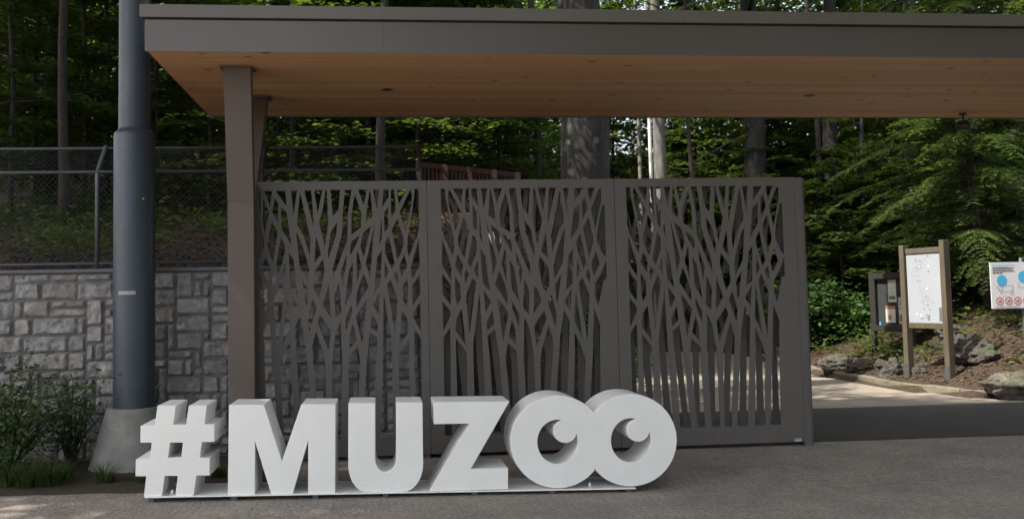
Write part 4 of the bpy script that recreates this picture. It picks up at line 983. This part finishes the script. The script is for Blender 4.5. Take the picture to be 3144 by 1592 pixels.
# saplings with flat leaf sprays
def sapling_mesh(seed, Hh=6.0, n=34, per=130, reach=(0.6, 2.1), size=0.115):
    g = np.random.default_rng(seed); P = []; mb = MB()
    mb.tube([(0, 0, -0.2), (0.05, 0.02, Hh * 0.35), (-0.05, 0.08, Hh * 0.7), (0.03, 0.03, Hh)], [0.05, 0.04, 0.025, 0.008], 7)
    for i in range(n):
        h = Hh * g.uniform(0.08, 1.0); a = g.uniform(0, 6.283); r = g.uniform(*reach) * (1.15 - 0.75 * h / Hh)
        d = np.array([math.cos(a), math.sin(a), g.uniform(-0.1, 0.25)]); side = np.array([-math.sin(a), math.cos(a), 0])
        t = g.uniform(0.2, 1.0, per) ** 0.8; w = (0.16 + 0.34 * np.sin(np.clip(t, 0, 1) * 2.6)) * r * g.uniform(-1, 1, per)
        q = np.array([0, 0, h]) + t[:, None] * d * r + w[:, None] * side + g.normal(size=(per, 3)) * np.array([0.02, 0.02, 0.035])
        q[:, 2] -= 0.12 * r * t ** 2; P.append(q)
        mb.tube([(0, 0, h), tuple(np.array([0, 0, h]) + d * r * 0.5), tuple(np.array([0, 0, h - 0.1 * r]) + d * r * 0.95)], [0.014, 0.009, 0.003], 4, False)
    return mb, leaf_mesh('foliage', np.concatenate(P), size, M['leaf'], 0.62, 0.72, seed + 5, fold=0.06)
SAP = []
for i in range(4):
    mb, lm = sapling_mesh(40 + i, (6.0, 4.5, 3.2, 7.0)[i], (62, 50, 36, 78)[i])
    m = bpy.data.meshes.new('stem'); m.from_pydata(mb.v, [], mb.f); m.materials.append(M['bark_dark']); m.update(); SAP.append((m, lm))
def sapling(px_, Y, k, sc, label, group, X=None):
    x = at(px_, 600, Y).x if X is None else X; z = H(x, Y)
    e = empty('sapling', (x, Y, z), label, 'sapling', group); r = rnd.uniform(0, 6.28)
    link('stem', SAP[k][0], e, (0, 0, 0), r, sc); link('foliage', SAP[k][1], e, (0, 0, 0), r, sc)
gl, gm_, gr = 'leafy saplings beyond the fence', 'leafy saplings behind the gate', 'leafy saplings on the right slope'
for px_, Y, k, sc in ((30, 15.5, 0, 1.0), (110, 18, 3, 1.0), (255, 17, 0, 1.1), (-60, 17, 3, 1.1), (330, 20, 3, 1.1), (480, 17, 0, 0.9), (560, 19.5, 3, 0.9), (640, 16.5, 1, 0.8), (420, 23, 3, 1.3), (60, 23, 3, 1.4), (230, 24, 3, 1.4), (620, 25, 3, 1.3), (700, 21, 0, 1.1)):
    sapling(px_, Y, k, sc, 'leafy beech sapling in the dark wood beyond the fence', gl)
for px_, Y, k, sc in ((850, 17, 1, 0.8), (920, 22, 3, 1.0), (1060, 19, 1, 0.8), (1130, 24, 3, 1.1), (1270, 20.5, 0, 0.9), (1480, 20, 1, 0.95), (1420, 21, 0, 0.9), (1560, 21, 0, 0.9), (1620, 24, 3, 1.2), (1230, 25, 3, 1.3), (1360, 27, 3, 1.3), (1780, 28, 3, 1.2), (1000, 27, 3, 1.2),
                        (2100, 33, 0, 1.0), (2170, 27.5, 1, 1.0), (2220, 31, 3, 1.1), (2350, 28, 0, 1.0), (2400, 31, 3, 1.1), (2120, 36, 3, 1.2), (1890, 34, 3, 1.2)):
    sapling(px_, Y, k, sc, 'bushy beech sapling on the slope behind the gate', gm_)
for px_, Y, k, sc in ((2500, 28, 3, 1.0), (2560, 22, 1, 0.9), (2640, 25, 3, 0.9), (2700, 21, 1, 0.9), (2740, 28, 3, 1.2), (2870, 24, 0, 1.1), (2480, 23, 2, 1.0), (3000, 26, 3, 1.1), (3110, 24, 0, 1.0), (3200, 20, 0, 1.0), (3060, 30, 3, 1.3), (2620, 31, 3, 1.3)):
    sapling(px_, Y, k, sc, 'leafy sapling on the shaded slope right of the gate', gr)

for px_, Y, k, sc in ((1130, 18.0, 1, 1.15), (1290, 17.9, 1, 1.1), (1420, 18.4, 1, 1.2), (1530, 19.0, 1, 1.2), (1040, 18.4, 1, 1.1), (890, 16.4, 2, 1.2)):
    sapling(px_, Y, k, sc, 'light green beech sapling just above the gate top in front of the dark wood', 'sunlit saplings above the gate')
mb, lm = sapling_mesh(71, 3.4, 46, 60, (0.5, 1.5), 0.19)
m = bpy.data.meshes.new('stem'); m.from_pydata(mb.v, [], mb.f); m.materials.append(M['bark_dark']); m.update(); SAP.append((m, lm))
for px_, Y, k, sc in ((2500, 21.5, 4, 1.0), (2570, 20.3, 4, 0.85), (2640, 22.5, 4, 1.1), (2710, 20.8, 4, 0.9), (2560, 24, 4, 1.25), (2790, 22.5, 4, 1.2), (2880, 19.5, 4, 0.8), (3090, 19.5, 4, 1.0), (2945, 18.2, 4, 0.62), (3030, 18.8, 4, 0.75), (3120, 17.2, 4, 0.6), (2330, 28.5, 4, 1.2), (2200, 29.5, 4, 1.3), (2100, 30, 4, 1.3), (2420, 26.5, 4, 1.2)):
    sapling(px_, Y, k, sc, 'broad leaved maple sapling on the bank beyond the gate', 'maple saplings on the bank')
# conifer with drooping flat sprays
def conifer():
    c = at(2995, 700, 16.6); x, y = c.x, c.y; z0 = H(x, y) - 0.1
    e = empty('conifer', (x, y, z0), 'soft green conifer with drooping sprays above the map board', 'conifer')
    g = np.random.default_rng(77); hgt = 7.5; tr = MB(); P = []; D = []
    tr.tube([(x + 0.25, y, z0), (x + 0.1, y, z0 + 1.0), (x - 0.02, y, z0 + 2.0), (x - 0.05, y, z0 + 3.5), (x - 0.12, y, z0 + 5.5), (x - 0.1, y, z0 + hgt)], [0.11, 0.09, 0.08, 0.06, 0.04, 0.01], 10, True, True, 0.2)
    for i in range(190):
        h = g.uniform(0.9, hgt); a = g.uniform(0, 6.283); r = (0.45 + 2.2 * (1 - h / hgt) ** 0.6) * g.uniform(0.4, 1.08)
        if math.cos(a) < -0.2: r *= 1.15
        d = np.array([math.cos(a), math.sin(a), 0.0]); s = np.array([-math.sin(a), math.cos(a), 0.0])
        o = np.array([x - 0.05, y, z0 + h]); bp = lambda t: o + d * r * t + np.array([0, 0, 0.22 * r * t - 0.46 * r * t * t])
        tr.tube([tuple(bp(t)) for t in (0, 0.35, 0.7, 1.0)], [0.016, 0.011, 0.007, 0.002], 4, False)
        nt = int(7 * r) + 3
        for j in range(nt):
            t = 0.18 + 0.82 * (j + 0.5) / nt
            for sg in (-1, 1):
                L = (r * 0.20 * (1.15 - t) + 0.10) * g.uniform(0.5, 1.3); base = bp(t); dd = d * 0.75 + s * sg * 0.75; dd /= np.linalg.norm(dd)
                k = int(L / 0.030) + 2; u = (np.arange(k) + g.random(k) * 0.6) / k
                q = base + u[:, None] * dd * L + np.array([0, 0, -1]) * (0.5 * L * u ** 2 * g.uniform(0.4, 1.6))[:, None]
                for sg2 in (-1, 1):
                    nd = dd * 0.6 + np.cross(dd, [0, 0, 1]) * sg2 * 0.8
                    P.append(q + nd * 0.018 + g.normal(size=q.shape) * 0.006); D.append(np.repeat(nd[None], k, 0))
    tr.build('trunk', M['bark_red'], e)
    P = np.concatenate(P) - np.array([x, y, z0]); D = np.concatenate(D)
    link('foliage', leaf_mesh('foliage', P, 0.078, M['needle'], 0.34, 0.75, 3, dirs=D), e)
conifer()

# laurel bushes beside the gate end, shrub and grass by the wall
def bush(name, x, y, R, Hh, n, size, mat, label, cat, seed, stems=14, asp=0.5, ub=0.35, z=None, group=None):
    z0 = (H(x, y) if z is None else z); e = empty(name, (x, y, z0), label, cat, group); g = np.random.default_rng(seed); P = []; mb = MB(); per = n // (stems * 5)
    for i in range(stems):
        a = g.uniform(0, 6.283); rr = R * g.uniform(0.3, 1.0); hh = Hh * g.uniform(0.55, 1.0) * (1.1 - 0.35 * rr / R)
        tip = np.array([math.cos(a) * rr, math.sin(a) * rr, hh]); mid = np.array([math.cos(a) * rr * 0.4, math.sin(a) * rr * 0.4, hh * 0.6])
        mb.tube([(x, y, z0 - 0.05), (x + mid[0], y + mid[1], z0 + mid[2]), (x + tip[0], y + tip[1], z0 + tip[2])], [0.014, 0.009, 0.003], 5, False)
        for k in range(5):
            t = g.uniform(0.3, 1.05); c = mid * (2 * t * (1 - t)) + tip * t * t if t < 1 else tip
            c = c + g.normal(size=3) * R * 0.13; c[2] = max(c[2], 0.05)
            P.append(c + g.normal(size=(per, 3)) * R * 0.13)
    P = np.concatenate(P); P[:, 2] = np.abs(P[:, 2])
    mb.build('stems', M['bark_dark'], e); link('foliage', leaf_mesh('foliage', P, size, mat, asp, ub, seed, fold=0.05), e)
s_ = at(60, 1330, 9.35)
bush('shrub', s_.x - 0.1, 9.3, 0.85, 1.05, 3400, 0.060, M['shrub'], 'loose dark green shrub against the stone wall at left', 'shrub', 5, 34)
bush('shrub', s_.x + 0.42, 9.5, 0.42, 0.98, 900, 0.045, M['shrub'], 'thin upright twiggy shrub beside the concrete foot', 'shrub', 15, 16)
for i, (px_, py_, Y, R, hh, lab) in enumerate(((2510, 1000, 19.2, 0.8, 1.6, 'glossy laurel bush close against the gate end post'), (2575, 880, 20.5, 0.9, 1.6, 'laurel bush with pale shiny leaves right of the gate end'), (2520, 830, 22, 1.0, 1.6, 'higher laurel bush behind the gate end post'),
                                            (2640, 960, 20.2, 0.7, 1.0, 'low laurel bush left of the notice case'), (2330, 800, 26.3, 1.0, 1.6, 'laurel bush seen through the end gate panel'), (2200, 850, 27.3, 1.0, 1.5, 'bright laurel bush at the end of the path'))):
    c = hit(px_, py_ + 70); bush('laurel', c.x, c.y, R, hh, 2600, 0.13, M['laurel'], lab, 'bush', 60 + i, 22, 0.45, 0.45, None, 'laurel bushes on the slopes')
def tuft(x, y, n, L, label, seed):
    z0 = H(x, y); e = empty('grass_tuft', (x, y, z0), label, 'grass', 'grass tufts along the wall bed'); g = random.Random(seed); mb = MB()
    for i in range(n):
        a = g.uniform(0, 6.28); r0 = g.uniform(0, L * 0.3); bx, by = x + math.cos(a) * r0, y + math.sin(a) * r0; a2 = a + g.uniform(-0.7, 0.7); l = L * g.uniform(0.6, 1.2); b = g.uniform(0.5, 1.25); w = 0.0042
        side = Vector((-math.sin(a2), math.cos(a2), 0)) * w; vs = []
        for k in range(5):
            t = k / 4; p = Vector((bx, by, z0)) + Vector((math.cos(a2), math.sin(a2), 0)) * (l * b * t ** 1.6 * 0.8) + Vector((0, 0, l * (t - 0.55 * b * t * t)))
            vs += [p - side * (1 - t * 0.95), p + side * (1 - t * 0.95)]
        mb.add(vs, [(2 * k, 2 * k + 1, 2 * k + 3, 2 * k + 2) for k in range(4)], True)
    mb.build('blades', M['grass'], e)
for i, (px_, py_, n, L, lab) in enumerate(((20, 1490, 230, 0.38, 'long bladed grass tuft at the left edge of the bed'), (85, 1492, 220, 0.38, 'arching grass tuft below the dark shrub'), (150, 1488, 220, 0.36, 'bright arching grass tuft left of the bare soil'), (200, 1470, 80, 0.26, 'smaller grass tuft under the shrub edge'),
                                           (322, 1478, 130, 0.26, 'low grass tuft in front of the concrete foot'), (432, 1478, 70, 0.17, 'short grass tuft behind the hash sign'), (668, 1462, 120, 0.25, 'grass tuft seen between hash sign and letter M'), (800, 1455, 60, 0.18, 'grass tuft seen through the letter M'))):
    p = gz(px_, py_, 0.03); tuft(p.x, p.y, n, L, lab, i)

# red wooden railing on the hill
def railing():
    Y = 16.6; a, b = at(1285, 505, Y - 0.2), at(1590, 538, Y + 0.5); e = empty('wooden_railing', a - Vector((0, 0, 1.0)), 'red brown wooden railing on the hill above the gate', 'railing')
    d = (b - a); n = 26; hh = 0.95
    for k, nm in ((0, 'top_rail'), (-0.83, 'bottom_rail')):
        MB().obox((a + b) / 2 + Vector((0, 0, k)), d / 2, Vector((0, 0.03, 0)), Vector((0, 0, 0.045))).build(nm, M['redwood'], e)
    mb = MB()
    for i in range(n):
        p = a + d * (i + 0.5) / n; mb.box((p.x - 0.022, p.y - 0.02, p.z - 0.78), (p.x + 0.022, p.y + 0.02, p.z - 0.05))
    mb.build('balusters', M['redwood'], e)
    for i in range(5):
        p = a + d * (i + 0.02) / 4.04; m = MB(); m.box((p.x - 0.05, p.y - 0.05, p.z - 1.35), (p.x + 0.05, p.y + 0.05, p.z + 0.05)); m.build('post', M['redwood'], e)
railing()

# ------------------------------------------------------------------ stuff: litter, ground cover, far wood
def scatter(n, seed, area, keep):
    g = np.random.default_rng(seed); o = []
    while len(o) < n:
        x = g.uniform(area[0], area[1]); y = g.uniform(area[2], area[3])
        if keep(x, y): o.append((x, y))
    return o
def on_slope(x, y): return (x < 0.4 and y > 10.4) or (y > 10.4 and not pip((x, y), PATH) and min(seg_d((x, y), PATH[i], PATH[(i + 1) % len(PATH)]) for i in range(2, len(PATH))) > 0.12)
pts = [(x, y, H(x, y) + 0.025) for x, y in scatter(16000, 1, (-7, 1.5, 10.4, 17), on_slope)] + [(x, y, H(x, y) + 0.025) for x, y in scatter(11000, 2, (7.5, 14, 12.4, 23), on_slope)] + \
      [(x, y, H(x, y) + 0.025) for x, y in scatter(3500, 3, (0, 6, 11, 20), on_slope)]
tag(link('fallen_leaves', leaf_mesh('fallen_leaves', pts, 0.065, M['litter'], 0.65, 0.75, 9, fold=0.1)), 'brown fallen leaves covering the woodland slopes', 'fallen leaves', kind='stuff')
g_ = random.Random(8)
pp = [(x, y, plaza_z(x, y) + 0.010) for x, y in scatter(330, 4, (-4, 7, 6.0, 9.5), lambda x, y: True)]
pb = [(x, y, H(x, y) + 0.012) for x, y in scatter(500, 6, (-4.5, -1.0, 8.5, 9.95), lambda x, y: y > 8.75 - 0.25 * (x + 1.6) * 0.2)]
tag(link('plaza_litter', leaf_mesh('plaza_litter', pp + pb, 0.022, M['litter'], 0.6, 0.85, 10, fold=0.1)), 'tiny dry leaf scraps on the paving and soil', 'leaf scraps', kind='stuff')
def patch(x, y): return noise.noise(Vector((x * 0.45, y * 0.45, 7.7))) > -0.02
gcp = []
for x, y in scatter(1100, 5, (-11, 16, 11.0, 33), lambda x, y: on_slope(x, y) and patch(x, y) and not (7.5 < x < 9.6 and y < 15.5) and not (x > 7.5 and y < 13.4) and not (-3.3 < x < 1 and y < 13.2)):
    z = H(x, y); r = g_.uniform(0.15, 0.45)
    for _ in range(48): gcp.append((x + g_.gauss(0, r), y + g_.gauss(0, r), z + abs(g_.gauss(0, r * 0.55)) + 0.03))
for x, y in scatter(150, 15, (8.9, 15, 13.6, 22), lambda x, y: on_slope(x, y) and (x - 8.4) > 0.55):
    z = H(x, y); r = g_.uniform(0.08, 0.26)
    for _ in range(34): gcp.append((x + g_.gauss(0, r), y + g_.gauss(0, r), z + abs(g_.gauss(0, r * 0.6)) + 0.03))
tag(link('ground_cover', leaf_mesh('ground_cover', gcp, 0.10, M['leaf'], 0.65, 0.6, 12, fold=0.08)), 'green woodland ground cover plants on the slopes', 'ground cover', kind='stuff')
def far_wood():
    g = np.random.default_rng(21); P = []
    for _ in range(4200):
        y = g.uniform(30, 47); x = g.uniform(-0.50 * y - 2, 0.74 * y + 2)
        if 0.2 < x / y < 0.36 and y < 36: continue
        z = H(x, y) + g.uniform(0, 1) ** 1.25 * (13 if y > 36 else 9)
        s = g.uniform(0.5, 1.3); P.append(np.array([x, y, z]) + g.normal(size=(40, 3)) * np.array([s, s, s * 0.4]))
    for _ in range(1500):
        y = g.uniform(47, 62); x = g.uniform(-0.50 * y - 2, 0.74 * y + 2)
        s = g.uniform(0.8, 1.8); P.append(np.array([x, y, H(x, y) + g.uniform(0, 16)]) + g.normal(size=(40, 3)) * np.array([s, s, s * 0.5]))
    return np.concatenate(P)
tag(link('far_wood', leaf_mesh('far_wood', far_wood(), 0.32, M['leaf_dark'], 0.6, 0.5, 22)), 'dense far wood filling the background', 'wood', kind='stuff')
